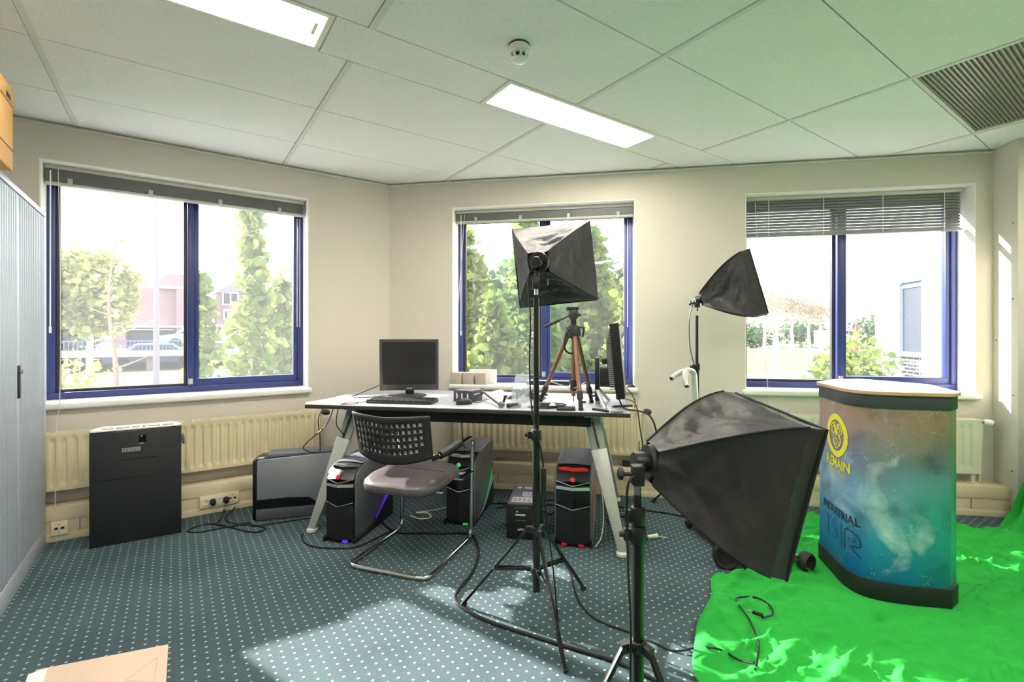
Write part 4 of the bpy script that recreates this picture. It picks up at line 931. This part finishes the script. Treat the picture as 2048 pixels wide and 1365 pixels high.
MB().tube([(ap.x+.03,ap.y-.01,crown+.01),(ap.x+.062,ap.y-.015,crown+.005),(ap.x+.055,ap.y-.012,crown-.05)], .006, n=8).build('crank_handle', M_['dark'], t)
MB().cyl((ap.x,ap.y,crown+.02),(ap.x,ap.y,crown+.065),.018).build('pan_neck', M_['dark'], t)
MB().lathe([(.02,0),(.03,.012),(.034,.04),(.028,.062)],(ap.x,ap.y,crown+.06)).build('pan_head', M_['bezel'], t)
MB().box(ap.x-.045,ap.x+.03,ap.y-.028,ap.y+.028,crown+.118,crown+.138).build('camera_plate', M_['dark'], t, bevel=.004)
MB().cyl((ap.x-.02,ap.y,crown+.085),(ap.x-.10,ap.y-.01,crown+.05),.005).cyl((ap.x-.09,ap.y-.009,crown+.055),(ap.x-.185,ap.y-.02,crown+.012),.011,.009).build('pan_handle', M_['dark'], t)
MB().cyl((ap.x+.03,ap.y,crown+.09),(ap.x+.045,ap.y,crown+.09),.014,n=14).build('head_knob', M_['bezel'], t)
# second monitor, side on
t, T = dthing('computer_monitor', 'black monitor turned edge-on beside the camera tripod', 'monitor', .60, 3.02, 0)
TT = T@Matrix.Rotation(R(-14),4,'Z')@Matrix.Translation((0,0,.0))
ty = Matrix.Rotation(R(-5),4,'Y')
TM = TT@Matrix.Translation((.06,0,.065))@ty
MB(TM).box(.0,.05,-.21,.21,0,.445).build('panel_edge', M_['matte'], t, bevel=.004)
MB(TM).box(.05,.052,-.195,.195,.02,.43).build('screen', M_['screen'], t, smooth=False)
bk_ = MB(TM).prism([(-.002,.05),(-.03,.13),(-.036,.2),(-.03,.34),(-.002,.42)], -.18, .18, 'y').build('rear_shell', M_['bezel'], t, bevel=.003)
mb = MB(TM)
for k in range(30): mb.box(-.031+.00*k,-.002,-.184,-.18,.055+k*.012,.055+k*.012+.006)
mb.build('vent_slot', M_['alu'], t, smooth=False)
MB(TM).box(-.075,-.03,-.03,.03,.20,.24).build('tilt_joint', M_['dark'], t, bevel=.01)
MB(TT).box(-.075,-.05,-.05,.05,.03,.30).build('stand_neck', M_['black'], t, bevel=.006)
MB(TT).bar((-.06,-.05,.10),(.0,-.21,.006),.022,.01).bar((-.06,.05,.10),(.0,.19,.006),.022,.01).bar((-.06,0,.06),(-.06,0,.006),.03,.03).build('stand_foot', M_['alu'], t, bevel=.003)
MB(TM).tube([(0,-.1,.03),(.03,-.19,-.04),(.06,-.23,-.058),(.13,-.30,-.06),(.19,-.36,-.10),(.23,-.33,-.3),(.34,-.2,-.6)], .005, n=6).build('cord', M_['cable'], t)
# boxes on the sill
SZ = WZ0
for k, u_ in enumerate((.615,.715,.825)):
    T = TB@Matrix.Translation((u_,-.02+.004*k,SZ))@Matrix.Rotation((.06,-.03,.02)[k],4,'Z')
    t = thing('small_carton', ('small kraft paper carton on the window sill, standing against the window reveal','small kraft paper carton on the window sill, middle one of three','small kraft paper carton on the window sill, standing by the white box')[k], 'carton', tuple(T@V((0,0,0))), 0, 'kraft cartons on the window sill')
    MB(T).box(-.046,.046,-.045,.045,.001,.098).build('carton_body', M_['kraft'], t, bevel=.003)
    MB(T).prism([(-.04,.094),(.04,.094),(0,.055)], .0452, .0465, 'y').build('folded_flap', M_['kraft'], t, smooth=False)
o = MB(TB).box(.70,.93,-.13,-.075,SZ+.001,SZ+.115).build('white_box', M_['white'], bevel=.003); tag(o, 'white cardboard box on the window sill behind the kraft cartons', 'box')
o = MB(TB).box(1.20,1.56,-.10,-.01,SZ+.001,SZ+.034).build('dock_station', M_['black'], bevel=.006); tag(o, 'flat black docking station with pale top on the window sill', 'device')
c = MB(TB).box(1.205,1.555,-.098,-.014,SZ+.034,SZ+.037).build('top_cover', M_['alu'], o, smooth=False)
t = thing('speaker_box', 'black rounded loudspeaker on the window sill behind the edge-on monitor', 'speaker', tuple(TB@V((1.89,-.03,SZ))))
MB(TB).box(1.79,1.975,-.11,.03,SZ+.001,SZ+.165).build('cabinet', M_['black'], t, bevel=.02, seg=4)
MB(TB).lathe([(.06,0),(.055,.003),(.02,-.006),(0,-.004)],(1.88,.031,SZ+.085),(0,1,0)).build('driver', M_['matte'], t)
# flat kraft packet and paper near the back of the desk
o = MB(place((-.30,3.62,Z),-R(10))).box(-.10,.08,-.06,.06,.0005,.03).build('flat_carton', M_['kraft'], bevel=.003); tag(o, 'flat kraft carton on the desk behind the charcoal box', 'carton')
def crumple(loc, az, w_, d_, h_, m, name, label, cat, seed, n=18):
    T = place(loc, -R(az))
    o = MB(T).grid(lambda u_, v_: ((u_-.5)*w_*(1+.15*noise.noise(V((u_*3,v_*3,seed)))), (v_-.5)*d_*(1+.15*noise.noise(V((u_*2,v_*4,seed+5)))), .002+h_*math.sin(PI*u_)**.7*math.sin(PI*v_)**.7*(.65+.5*noise.noise(V((u_*5,v_*5,seed+9)))+.25*abs(noise.noise(V((u_*11,v_*11,seed)))))), n, n).build(name, m, recalc=False, angle=25)
    return tag(o, label, cat)
crumple((-.10,3.44,Z), 20, .24, .17, .05, M_['paper'], 'crumpled_paper', 'crumpled white paper on the desk behind the metal arm', 'paper', 3)
crumple((.07,2.97,Z), 10, .22, .17, .075, M_['plastic'], 'plastic_bag', 'clear crumpled plastic bag in front of the plastic tub', 'bag', 8, 26)
crumple((.10,3.34,Z), 10, .26, .13, .05, M_['matte'], 'black_pouch', 'black fabric pouch on the desk behind the plastic tub', 'pouch', 14)
# clear tub with coloured clips
t, T = dthing('plastic_tub', 'clear plastic tub holding coloured clips with its lid raised', 'tub', .055, 3.19, 12)
MB(T).box(-.05,.05,-.05,.05,0,.003).box(-.05,-.048,-.05,.05,.003,.13).box(.048,.05,-.05,.05,.003,.13).box(-.048,.048,-.05,-.048,.003,.13).box(-.048,.048,.048,.05,.003,.13).build('tub_body', M_['plastic'], t, smooth=False)
MB(T).bar((0,.05,.13),(0,.075,.175),.10,.003,.09,.003,up=(0,1,0)).build('tub_lid', M_['plastic'], t, smooth=False)
rnd = random.Random(5)
clipc = [mat('clip_%s' % n_, c_, .45) for n_, c_ in (('green',(90,180,70)),('blue',(40,110,190)),('teal',(40,150,140)),('orange',(240,130,50)))]
for k in range(14):
    x, y = -.036+.0055*k+rnd.uniform(-.003,.003), rnd.uniform(-.036,.02); zz = rnd.uniform(.03,.055)
    MB(T).cyl((x,y,.004),(x+rnd.uniform(-.006,.006),y,zz+.03),.005,n=8).build('clip', clipc[0] if k < 3 else clipc[1+(k % 2)] if k != 6 else clipc[3], t)
MB(T).grid(lambda u_, v_: (-.044+.088*u_,-.044+.088*v_,.09+.02*noise.noise(V((u_*4,v_*4,2)))), 8, 8).build('paper_insert', M_['paper'], t)
# metal articulated arm and grip
t = thing('metal_arm', 'jointed steel camera arm lying on the desk beside the charcoal box', 'camera arm', (-.12,3.1,Z))
MB().cyl((-.215,3.36,Z+.055),(-.075,2.93,Z+.018),.0085).build('arm_rod', M_['steel'], t)
MB().lathe([(.014,0),(.02,.006),(.02,.02),(.012,.026)],(-.068,2.925,Z+.02),(.3,-1,0)).build('joint_knob', M_['steel'], t)
MB().cyl((-.06,2.95,Z+.014),(-.04,2.95,Z+.062),.008).build('joint_post', M_['dark'], t)
MB().lathe([(.0,0),(.012,.004),(.012,.016),(0,.02)],(-.04,2.95,Z+.055),(0,0,1)).build('joint_cap', M_['bezel'], t)
MB().lathe([(.012,0),(.024,.008),(.026,.024),(.014,.034)],(-.21,3.40,Z+.03),(-.3,.6,.4)).build('clamp_jaw', M_['dark'], t)
o = MB().cyl((-.03,2.90,Z+.016),(.05,2.93,Z+.016),.014,.0155).build('rubber_grip', M_['dark']); tag(o, 'short black rubber grip on the desk between the steel arm and plastic bag', 'grip')
o = MB(place((.318,2.83,Z),-R(6))).box(-.055,.055,-.03,.075,.001,.012).build('card_wallet', M_['matte'], bevel=.004); tag(o, 'black card wallet on the desk beside the tripod foot', 'wallet')
o = MB().tube([(.475,2.83,Z+.007),(.52,2.78,Z+.007),(.55,2.74,Z+.007)], .007, n=8).build('hex_key', M_['dark']); tag(o, 'short bent black rod on the desk beside the tripod foot', 'rod')
o = MB().bar((.565,2.735,Z+.006),(.63,2.74,Z+.006),.03,.01).build('eraser', mat('eraser_grey',(150,150,140),.8), bevel=.002); tag(o, 'small grey eraser near the front edge of the desk', 'eraser')
o = MB().cyl((.615,2.92,Z+.007),(.74,2.96,Z+.007),.0065).build('marker_pen', M_['dark']); tag(o, 'black marker pen on the desk under the monitor cables', 'pen')
nb = MB().cyl((.615,2.92,Z+.007),(.60,2.916,Z+.007),.005,.001).build('nib', M_['steel'], o)
# cable bundle on the desk
for k in range(3):
    r2 = random.Random(20+k); cx_, cy_ = .20, 2.92
    o = MB().tube([(cx_+.085*math.cos(a+k)*(1+.3*r2.random())+.01*k, cy_+.055*math.sin(a+k)*(1+.4*r2.random()), Z+.006+.006*k) for a in [i*.9 for i in range(8)]], .0038, n=6).build('cable_coil', M_['cable']); tag(o, 'tangled black cable coil on the desk beside the tripod leg', 'cable', 'cable coils on the desk')
o = crumple((.245,2.90,Z+.016), 0, .04, .035, .022, M_['cord'], 'twist_tie', 'pale crumpled wrapper on the cable coils', 'wrapper', 31, 8)
# power brick on trunking
o = MB(TB).box(1.98,2.14,.03,.09,.2072,.245).build('power_brick', M_['black'], bevel=.006); tag(o, 'black power brick on the trunking behind the desk leg', 'power brick')

# ------------------------------------------------------------------ loose cables on the floor
def cable(pts, label, r_=.0045, m='cable', group=None, sub=8):
    P = [(p[0],p[1],(p[2] if len(p) > 2 else r_+.001)) for p in pts]
    return tag(MB().tube(P, r_, n=7, sub=sub).build('loose_cable', M_[m]), label, 'cable', group)
cable([(-.96,3.35),(-.75,3.02),(-.50,2.98),(-.27,2.97),(-.20,2.80),(-.19,2.62),(-.215,2.45),(-.262,2.31),(-.262,2.225),(-.205,2.15),(-.083,2.056),(.172,1.924),(.422,1.794),(.55,1.66),(.62,1.5)], 'thick black floor cable running past the tall tripod stand towards the low softbox', .0075)
cable([(.206,2.06),(.20,2.6),(.257,2.869),(.30,2.482),(.307,2.249),(.361,2.092),(.49,1.994),(.56,1.935),(.637,1.878),(.729,1.864,cloth_z(.729,1.864)+.012),(.788,1.821,cloth_z(.788,1.821)+.012),(.845,1.78,cloth_z(.845,1.78)+.014),(.868,1.724,cloth_z(.868,1.724)+.014)][2:], 'thin black cable from the red-lit tower to the green cloth', .004)
def dense(P, k=6):
    Q = spl(P, k); z = [cloth_z(p.x,p.y) for p in Q]; n = len(z)
    return [(p.x, p.y, max(z[i]+.005, sum(z[max(0,i-5):i+6])/len(z[max(0,i-5):i+6])+.014)) for i, p in enumerate(Q)][::2]
c = cable(dense([(.868,1.715),(.925,1.807),(.962,1.878),(.998,2.021),(1.006,2.148),(1.039,2.199),(1.106,2.187),(1.143,2.129),(1.124,2.074),(1.068,2.053)]), 'thin black cable looped on the green cloth with a jack plug at its end', .004)
MB().cyl((1.075,2.055,cloth_z(1.06,2.06)+.014),(1.038,2.075,cloth_z(1.04,2.07)+.016),.008).build('plug_body', M_['cable'], c); MB().cyl((1.038,2.075,cloth_z(1.04,2.07)+.016),(1.02,2.085,cloth_z(1.04,2.07)+.017),.0035).build('plug_tip', M_['chrome'], c)
cable([(-1.94,3.24,.06),(-1.93,3.18,.02),(-1.92,3.12),(-1.83,3.10),(-1.70,3.12),(-1.573,3.06),(-1.60,3.0),(-1.70,3.03),(-1.93,3.13),(-2.02,3.10),(-2.04,3.02),(-1.96,3.0),(-1.85,3.07),(-1.76,3.12)], 'black cable looped on the carpet below the triple wall socket', .005)
cable([(-1.89,3.28,.06),(-1.90,3.19,.02),(-1.86,3.16),(-1.80,3.13),(-1.72,3.15),(-1.66,3.10),(-1.4,3.22),(-1.3,3.25)], 'black cable from the triple wall socket running under the grey tower', .005)
cable([(-1.30,2.98),(-1.255,2.88),(-1.16,2.80),(-1.02,2.775),(-.90,2.80),(-.80,2.95),(-.70,3.1)], 'black cable curving round the foot of the purple-lit tower', .005)
cable([(.75,2.92),(.70,3.05),(.639,3.18),(.66,3.40),(.72,3.52)], 'black cable curving on the carpet behind the desk foot', .005)
cable([(.73,3.48),(.84,3.40),(.971,3.36),(1.10,3.30),(1.22,3.22)], 'black cable on the carpet running from the desk to the wheeled machine', .005)
c = cable([(.74,2.90),(.80,2.90),(.83,2.91)], 'short black lead with a cream connector on the carpet by the desk foot', .005)
MB().cyl((.82,2.908,.014),(.885,2.925,.014),.011,.014).build('connector', M_['cablew'], c); MB().tube([(.885,2.925,.012),(.91,2.925,.008),(.935,2.915,.008)], .003, n=6).build('connector_lead', M_['cablew'], c)
cable([(-.70,3.28),(-.62,3.22),(-.55,3.24),(-.58,3.32),(-.66,3.33),(-.50,3.40),(-.35,3.55)], 'white cable coiled on the carpet between the two towers behind the chair', .004, 'cablew')
for k, pts in enumerate(([(-.10,3.55),(0,3.42),(.12,3.40),(.25,3.48),(.40,3.45)],[(-.2,3.5),(.1,3.52),(.2,3.40),(.26,3.3),(.33,3.45)],[(.5,3.4),(.3,3.58),(.05,3.5),(-.12,3.42)])):
    cable(pts, ('black cable snaking behind the power supply unit towards the red-lit tower','black cable hooked round the back of the red-lit tower','black cable trailing from the red-lit tower past the rear of the power supply unit')[k], .0045, group='cables tangled under the desk')
cable([(.48,2.78,.012),(.52,2.80,.06),(.545,2.86,.16),(.55,2.95,.30)], 'pale thin lead rising beside the red-lit tower', .003, 'cablew')
# cables hanging from the desk
cable([(-1.05,3.25,Z+.004),(-1.0,3.12,Z+.004),(-1.07,3.055,Z+.006),(-1.10,3.04,Z-.03),(-1.12,3.07,.66),(-1.09,3.12,.58),(-1.14,3.2,.5)], 'thin black cable hanging over the front edge of the desk beside the leg', .003)
cable([(-1.20,3.25,Z-.03),(-1.27,3.28,.62),(-1.40,3.27,.50),(-1.41,3.26,.46),(-1.33,3.26,.437),(-1.2,3.3,.436)], 'thin black cable drooping from the desk onto the grey tower', .0035)
cable([(-1.28,3.3,Z-.03),(-1.33,3.3,.66),(-1.32,3.3,.55),(-1.31,3.28,.437)], 'thin dark cable hanging straight down behind the desk leg', .003)
cable([(-.62,3.47,Z+.004),(-.80,3.53,Z+.004),(-1.0,3.38,Z+.004),(-1.12,3.38,Z+.004),(-1.12,3.5,Z+.01),(-1.0,3.6,Z+.06),(-.86,3.52,Z+.12),(-.80,3.47,Z+.13)], 'black cable curving from the back of the facing monitor across the desk', .003)
cable([(-.35,3.3,Z-.11),(-.345,3.3,.62),(-.33,3.3,.47),(-.31,3.36,.453)], 'thin black cable hanging below the desk behind the chair', .003)
cable([(.775,3.30,Z+.004),(.80,3.10,Z-.01),(.80,2.98,.62),(.85,3.0,.40),(.95,3.2,.26)], 'black cable hanging down beside the end of the desk', .004)
cable([(.90,3.78,SZ+.006),(.96,3.75,.72),(.945,3.76,.60),(.97,3.74,.66),(.99,3.73,.50),(.98,3.70,.36),(1.0,3.66,.214)], 'thin black cable dangling from the sill past the radiator valve', .0035)
o = crumple(tuple(TB@V((2.05,.0,SZ+.001))), 0, .06, .05, .025, M_['cable'], 'cable_knot', 'small black knot of cable at the end of the window sill', 'cable', 41, 10)

# ------------------------------------------------------------------ outdoors
GZ = -.6
def ground(): 
    mb = MB().prism([(-120,6),(-120,150),(150,150),(150,4.6),(6.5,4.6)], GZ-.2, GZ)
    return struct(mb.build('ground_lawn', M_['grass'], smooth=False))
ground()
struct(MB(PQ).box(-60,40,21.5,29.0,GZ,GZ+.03).build('ground_street', M_['asphalt'], smooth=False))
struct(MB().prism([(6,52),(6,62),(60,58),(60,48)], GZ, GZ+.03).build('ground_road', M_['asphalt'], smooth=False))
struct(MB().prism([(5,17.5),(5,19.6),(22,25.5),(22,22.5)], GZ, GZ+.03).build('ground_path', M_['asphalt'], smooth=False))
def leaves(mb, n, fn, size, rnd, cup=.25):
    for _ in range(n):
        p = V(fn(rnd)); s = size*rnd.uniform(.6,1.25)
        d = V((rnd.gauss(0,1),rnd.gauss(0,1),rnd.gauss(0,.6))).normalized(); w = d.cross(V((rnd.gauss(0,1),rnd.gauss(0,1),rnd.gauss(0,1)))).normalized(); up = d.cross(w)
        b = len(mb.v)
        mb.v += [p, p+d*s*.35+w*s*.42+up*s*cup*.5, p+d*s*.72+w*s*.3, p+d*s, p+d*s*.72-w*s*.3, p+d*s*.35-w*s*.42+up*s*cup*.5]
        mb.f += [(b,b+1,b+2,b+3),(b,b+3,b+4,b+5)]
    return mb
def tree(name, label, base, h, rad, n, size, m, seed, trunk_r=.05, bark='bark', crown0=.12, shape='cone', cat='tree', group=None, nb=9):
    rnd = random.Random(seed); base = V(base); t = thing(name, label, cat, tuple(base), 0, group)
    pts = [base+V((rnd.uniform(-.03,.03)*h*k/6, rnd.uniform(-.03,.03)*h*k/6, h*k/6)) for k in range(7)]
    MB().tube(pts, lambda f: trunk_r*(1-.85*f), n=7, sub=3).build('trunk', M_[bark], t)
    tips = []; mb = MB()
    for k in range(nb):
        f = crown0+(.95-crown0)*k/nb; a = k*2.4+rnd.random(); L_ = rad*(1.05-f*.8 if shape == 'cone' else .9)*rnd.uniform(.7,1.1)
        p = along(pts, f); q = p+V((math.cos(a)*L_, math.sin(a)*L_, L_*.45)); tips.append((p,q)); mb.tube([p, p.lerp(q,.5)+V((0,0,-.03*L_)), q], lambda x: trunk_r*.35*(1-.8*x), n=5, sub=3)
    mb.build('branch', M_[bark], t)
    def fn(r_):
        if shape == 'cone':
            f = crown0+(1-crown0)*r_.random()**1.25; R_ = rad*(1.08-f)*r_.random()**.45; a = r_.uniform(0,2*PI); p = along(pts, f)
            lump = .75+.5*noise.noise(V((a*1.5,f*9,seed)))
            return p+V((math.cos(a)*R_*lump, math.sin(a)*R_*lump, r_.uniform(-.05,.05)*h))
        a = r_.uniform(0,2*PI); c_ = r_.uniform(-1,1); R_ = r_.random()**.4; s_ = math.sqrt(1-c_*c_); lump = .8+.4*noise.noise(V((math.cos(a)*2,math.sin(a)*2+c_*2,seed)))
        return base+V((0,0,h*(crown0+1)/2))+V((math.cos(a)*s_*rad, math.sin(a)*s_*rad, c_*h*(1-crown0)/2))*R_*lump
    tag(leaves(MB(), n, fn, size, rnd).build('foliage', M_[m], t, recalc=False), kind='stuff')
    return t
def P(p, q, z=GZ): return tuple(PQ@V((p,q,z)))
# beyond the left window
tree('young_maple', 'tall young maple with fresh yellow-green leaves outside the cabinet-side window', P(.98,8,GZ), 3.75, .72, 1100, .17, 'leafy', 11, .045, group='young maples outside')
tree('young_maple', 'slender young maple just outside the cabinet-side window, by its mullion', P(.30,7.6,GZ), 2.6, .42, 520, .16, 'leafy', 12, .04, group='young maples outside')
tree('young_maple', 'young maple outside the cabinet-side window beside its blue right frame', P(1.42,8.4,GZ), 2.7, .55, 620, .16, 'leafy', 13, .04, group='young maples outside')
tree('leafy_shrub', 'pale green leafy shrub low outside the cabinet-side window', P(-1.35,8.5,GZ), 1.7, .95, 900, .13, 'leafp', 14, .03, shape='round', crown0=0, cat='shrub')
tree('leafy_shrub', 'low yellow-green shrub at the foot of the young maples', P(.75,7.4,GZ), 1.15, .8, 700, .13, 'leafy', 15, .03, shape='round', crown0=0, cat='shrub')
tree('bare_sapling', 'thin bare sapling with a crooked stem outside the cabinet-side window', P(-.63,8,GZ), 3.1, .5, 60, .08, 'leafp', 16, .045, crown0=.45)
tree('street_tree', 'wide pale yellow-green street tree in front of the brick block', P(-3.0,27,GZ), 5.9, 2.3, 3400, .3, 'leafp', 17, .14, 'barkp', .25, 'round')
tree('street_tree', 'hazy dark green tree at the end of the parking deck', P(-4.6,34,GZ), 3.9, 2.2, 1600, .3, 'leafd', 18, .14, crown0=.05, shape='round')
# lamp post
t = thing('lamp_post', 'grey street lamp post beyond the cabinet-side window', 'lamp post', P(-.54,20.5), RZ)
MB(PQ).cyl((-.54,20.5,GZ),(-.54,20.5,3.2),.10,.08,n=14).cyl((-.54,20.5,3.2),(-.54,20.5,6.5),.06,n=12).build('mast', M_['roofd'], t)
MB(PQ).bar((-.54,20.5,6.4),(-1.6,20.5,6.7),.06,.06).build('lamp_arm', M_['roofd'], t); MB(PQ).box(-2.0,-1.5,20.4,20.6,6.62,6.74).build('lamp_head', M_['alu'], t)
# raised parking deck with railing
t = thing('parking_deck', 'pale raised parking deck with a blue railing across the street', 'parking deck', P(2,31), RZ)
MB(PQ).box(-14,16,30,36,.12,.38).build('deck_slab', M_['concrete'], t, smooth=False)
for x in range(-13,16,4): MB(PQ).box(x-.2,x+.2,30.3,30.7,GZ,.12).build('pillar', M_['brick'], t, smooth=False)
MB(PQ).box(-14,16,35.6,35.8,GZ,.12).build('rear_wall', M_['roofd'], t, smooth=False)
MB(PQ).box(-14,16,30.02,30.07,.86,.92).build('handrail', M_['railb'], t, smooth=False)
mb = MB(PQ); k = -14
while k < 16: mb.box(k,k+.03,30.03,30.06,.38,.86); k += .16
tag(mb.build('railing_bars', M_['railb'], t, smooth=False), kind='stuff')
def car(p, q, z, m, label, rz=RZ):
    t = thing('parked_car', label, 'car', P(p,q,z), rz); T = ROOT[t.name]
    MB(T).prism([(-2.1,.35),(-2.1,.75),(-1.3,.85),(-.8,1.32),(.8,1.35),(1.5,.88),(2.1,.78),(2.1,.35)], -.8, .8, 'y').build('car_body', m, t, bevel=.06)
    MB(T).prism([(-1.1,.88),(-.72,1.24),(.72,1.27),(1.2,.9)], -.81, .81, 'y').build('side_glass', M_['fglass'], t, smooth=False)
    for x in (-1.3,1.3): MB(T).cyl((x,-.83,.32),(x,.83,.32),.32,n=18).build('axle_wheels', M_['tyre'], t)
car(1.3,32.2,.38,M_['carw'],'silver car parked on the raised deck')
car(-.9,32.0,GZ,M_['card2'],'blue car parked beneath the raised deck'); car(4.2,32.0,GZ,M_['carw'],'silver car parked beneath the raised deck')
# brick block
t = thing('brick_block', 'mauve brick block with pale floor bands behind the parking deck', 'building', P(-.2,48), RZ)
MB(PQ).box(-3.4,2.0,46,54,GZ,4.75).build('wall', M_['brick'], t, smooth=False)
MB(PQ).box(-1.2,2.05,45.6,54.2,4.75,4.95).build('roof_band', M_['concrete'], t, smooth=False)
MB(PQ).prism([(-1.2,4.95),(2.0,4.95),(1.8,5.9),(-.6,5.9)],46,54,'y').build('roof', M_['brick'], t, smooth=False)
MB(PQ).box(-3.6,2.1,45.2,46.0,1.72,1.85).build('floor_band', M_['wwall'], t, smooth=False)
for x in (-3.3,.35,1.7): MB(PQ).box(x-.3,x+.3,45.3,46.0,GZ,4.7 if x > 0 else 1.7).build('pier', M_['brick'], t, smooth=False)
for x0_, x1_, z0_, z1_ in ((-2.9,-1.3,.2,1.6),(-1.0,-.1,.1,1.6),(.75,1.35,.1,1.6),(.75,1.4,2.0,3.9)):
    f = MB(PQ).box(x0_,x1_,45.9,46.1,z0_,z1_).build('window', M_['fglass'], t, smooth=False)
    MB(PQ).box(x0_,x1_,45.86,45.92,z1_-.08,z1_).build('lintel', M_['wwall'], f, smooth=False)
MB(PQ).box(.7,1.5,45.4,45.46,1.9,2.5).build('balcony_rail', M_['railb'], t, smooth=False)
# gabled house row
t = thing('house_row', 'pale mauve house row with white window frames behind the young maples', 'building', P(6.5,54), RZ)
MB(PQ).box(2.95,10.4,50,60,GZ,4.9).build('wall', M_['brick'], t, smooth=False)
MB(PQ).prism([(2.9,4.9),(4.4,6.1),(10.5,6.2),(10.5,4.9)],49.9,60,'y').build('roof', M_['roofd'], t, smooth=False)
MB(PQ).box(2.9,10.5,49.2,50,1.9,2.05).build('floor_band', M_['wwall'], t, smooth=False)
MB(PQ).box(9.0,9.35,49.6,50.2,4.9,7.6).build('chimney', M_['brick'], t, smooth=False)
for x0_, x1_, z0_, z1_ in ((3.4,4.7,3.8,5.0),(3.5,4.2,2.5,3.4),(3.4,4.8,.9,1.8),(5.6,6.6,3.5,4.6),(5.6,6.6,.9,1.8),(7.4,8.4,3.5,4.6),(7.4,8.4,.9,1.8)):
    f = MB(PQ).box(x0_,x1_,49.9,50.05,z0_,z1_).build('window', M_['wwall'], t, smooth=False)
    for a, b in ((x0_+.12,(x0_+x1_)/2-.05),((x0_+x1_)/2+.05,x1_-.12)): MB(PQ).box(a,b,49.86,49.92,z0_+.12,z1_-.12).build('pane', M_['fglass'], f, smooth=False)
# beyond the middle window: dense saplings
for k, (x, y, h_, r_) in enumerate(((-.7,7.4,3.3,1.15),(.25,8.2,3.9,1.2),(1.25,7.6,3.4,1.15),(2.2,8.0,3.8,1.2),(-.25,6.8,2.3,1.0),(.75,6.7,2.2,1.0),(1.7,6.9,2.5,1.0),(2.9,7.8,3.0,1.1))):
    tree('sapling_maple', ('tall green sapling outside the middle window' if h_ > 3 else 'short bushy sapling outside the middle window'), (x,y,GZ), h_, r_, 2300 if h_ > 3 else 1700, .15, 'leafg' if k % 2 else 'leafy', 30+k, .04, crown0=.05, group='saplings outside the middle window')
for k, (x, y) in enumerate(((-1.6,14),(.6,13),(2.6,14),(4.4,14.5))):
    tree('hedge_tree', 'broad hazy green tree far behind the saplings', (x,y,GZ), 4.4, 2.0, 2600, .26, 'leafd', 50+k, .1, shape='round', crown0=.0, group='hazy trees behind the saplings')
# beyond the right window: lawn, pollards, hedge, sign, white wing
for k, (x, y, h_) in enumerate(((20.0,38,6.0),(22.6,41,6.6),(24.2,41.5,6.0),(26.0,42,5.6),(27.6,43,5.2),(13.1,24,3.0))):
    tree('pollard_tree', 'bare pollarded tree with a beige twig crown on the verge', (x,y,GZ), h_, 1.75 if k < 5 else .5, 1500 if k < 5 else 120, .15, 'leafb', 60+k, .15 if k < 5 else .06, 'barkp', .45, 'round', group='pollarded trees along the road')
for k, x in enumerate((23,29,35,41,47,53)):
    tree('hedge_tree', 'low green hedge tree beyond the road', (x*1.35,62+(k % 2)*3,GZ), 3.4+.6*(k % 3), 4.2, 900, .5, 'leafd', 70+k, .2, shape='round', crown0=0, group='hedge trees beyond the road')
tree('leafy_shrub', 'fresh green shrub outside the window next to the white wing', (5.35,7.6,GZ), 1.95, .72, 1500, .12, 'leafy', 80, .04, shape='round', crown0=0, cat='shrub')
tree('leafy_shrub', 'small sprouting shrub on the lawn outside the window behind the counter', (3.35,7.2,GZ), 1.15, .5, 420, .12, 'leafg', 81, .03, shape='round', crown0=0, cat='shrub')
t = thing('road_sign', 'white direction sign on posts beside the road', 'sign', (27.5,42.5,GZ))
MB().box(26.7,28.6,42.4,42.5,.25,1.55).build('sign_board', M_['wwall'], t); MB().cyl((27.6,42.5,GZ),(27.6,42.5,.3),.08).build('sign_post', M_['concrete'], t)
t = thing('red_post', 'slim red marker post by the road', 'post', (33.0,46,GZ)); MB().cyl((33,46,GZ),(33,46,2.0),.14,n=10).build('post_shaft', M_['red'], t); MB().cyl((33,46,2.0),(33,46,2.1),.16,.05,n=10).build('post_cap', M_['red'], t)
# white wing of this building
WA = V((8.33,11.02,0)); wd = V((-math.sin(R(10)),-math.cos(R(10)),0)); wn = V((-math.cos(R(10)),math.sin(R(10)),0)); TW = frame(WA, wd, wn)
t = thing('white_wing', 'sunlit white wing of the building with a window and brick panel', 'building', tuple(WA), 0)
u0, u1 = .75, 2.28
MB(TW).box(0,u0,-5,0,GZ,3.4).box(u1,7.2,-5,0,GZ,3.4).box(u0,u1,-5,0,2.315,3.4).box(u0,u1,-5,-.12,GZ,.82).build('wall', M_['wwall'], t, smooth=False)
MB(TW).box(1.80,2.6,0,.12,GZ,3.4).build('pier', M_['wwall'], t, smooth=False)
wf = MB(TW).box(u0,u1,-.16,-.1,.82,.87).box(u0,u1,-.16,-.1,2.2,2.315).box(u0,u0+.06,-.16,-.1,.87,2.2).box(u1-.06,u1,-.16,-.1,.87,2.2).box(1.48,1.53,-.16,-.1,.87,2.2).build('window', M_['railb'], t, smooth=False)
MB(TW).box(u0+.06,u1-.06,-.14,-.13,.87,2.2).build('pane', M_['fglass'], wf, smooth=False)
MB(TW).box(u0-.02,u1,-.1,.04,.78,.82).build('window_sill', M_['wwall'], t, smooth=False)
b0 = None
for r_ in range(18):
    for c_ in range(8):
        x = u0+.02+c_*.2+(.1 if r_ % 2 else 0)
        if x+.17 > 1.80: continue
        z = .72-r_*.075
        if z < GZ: continue
        if b0 is None:
            b0 = MB(TW).box(x,x+.15,-.12,-.105,z,z+.042).build('brick', M_['rbrick'], t, smooth=False); b00 = (x,z)
        else: share(b0, t, tuple(wd*(x-b00[0])+V((0,0,z-b00[1]))))
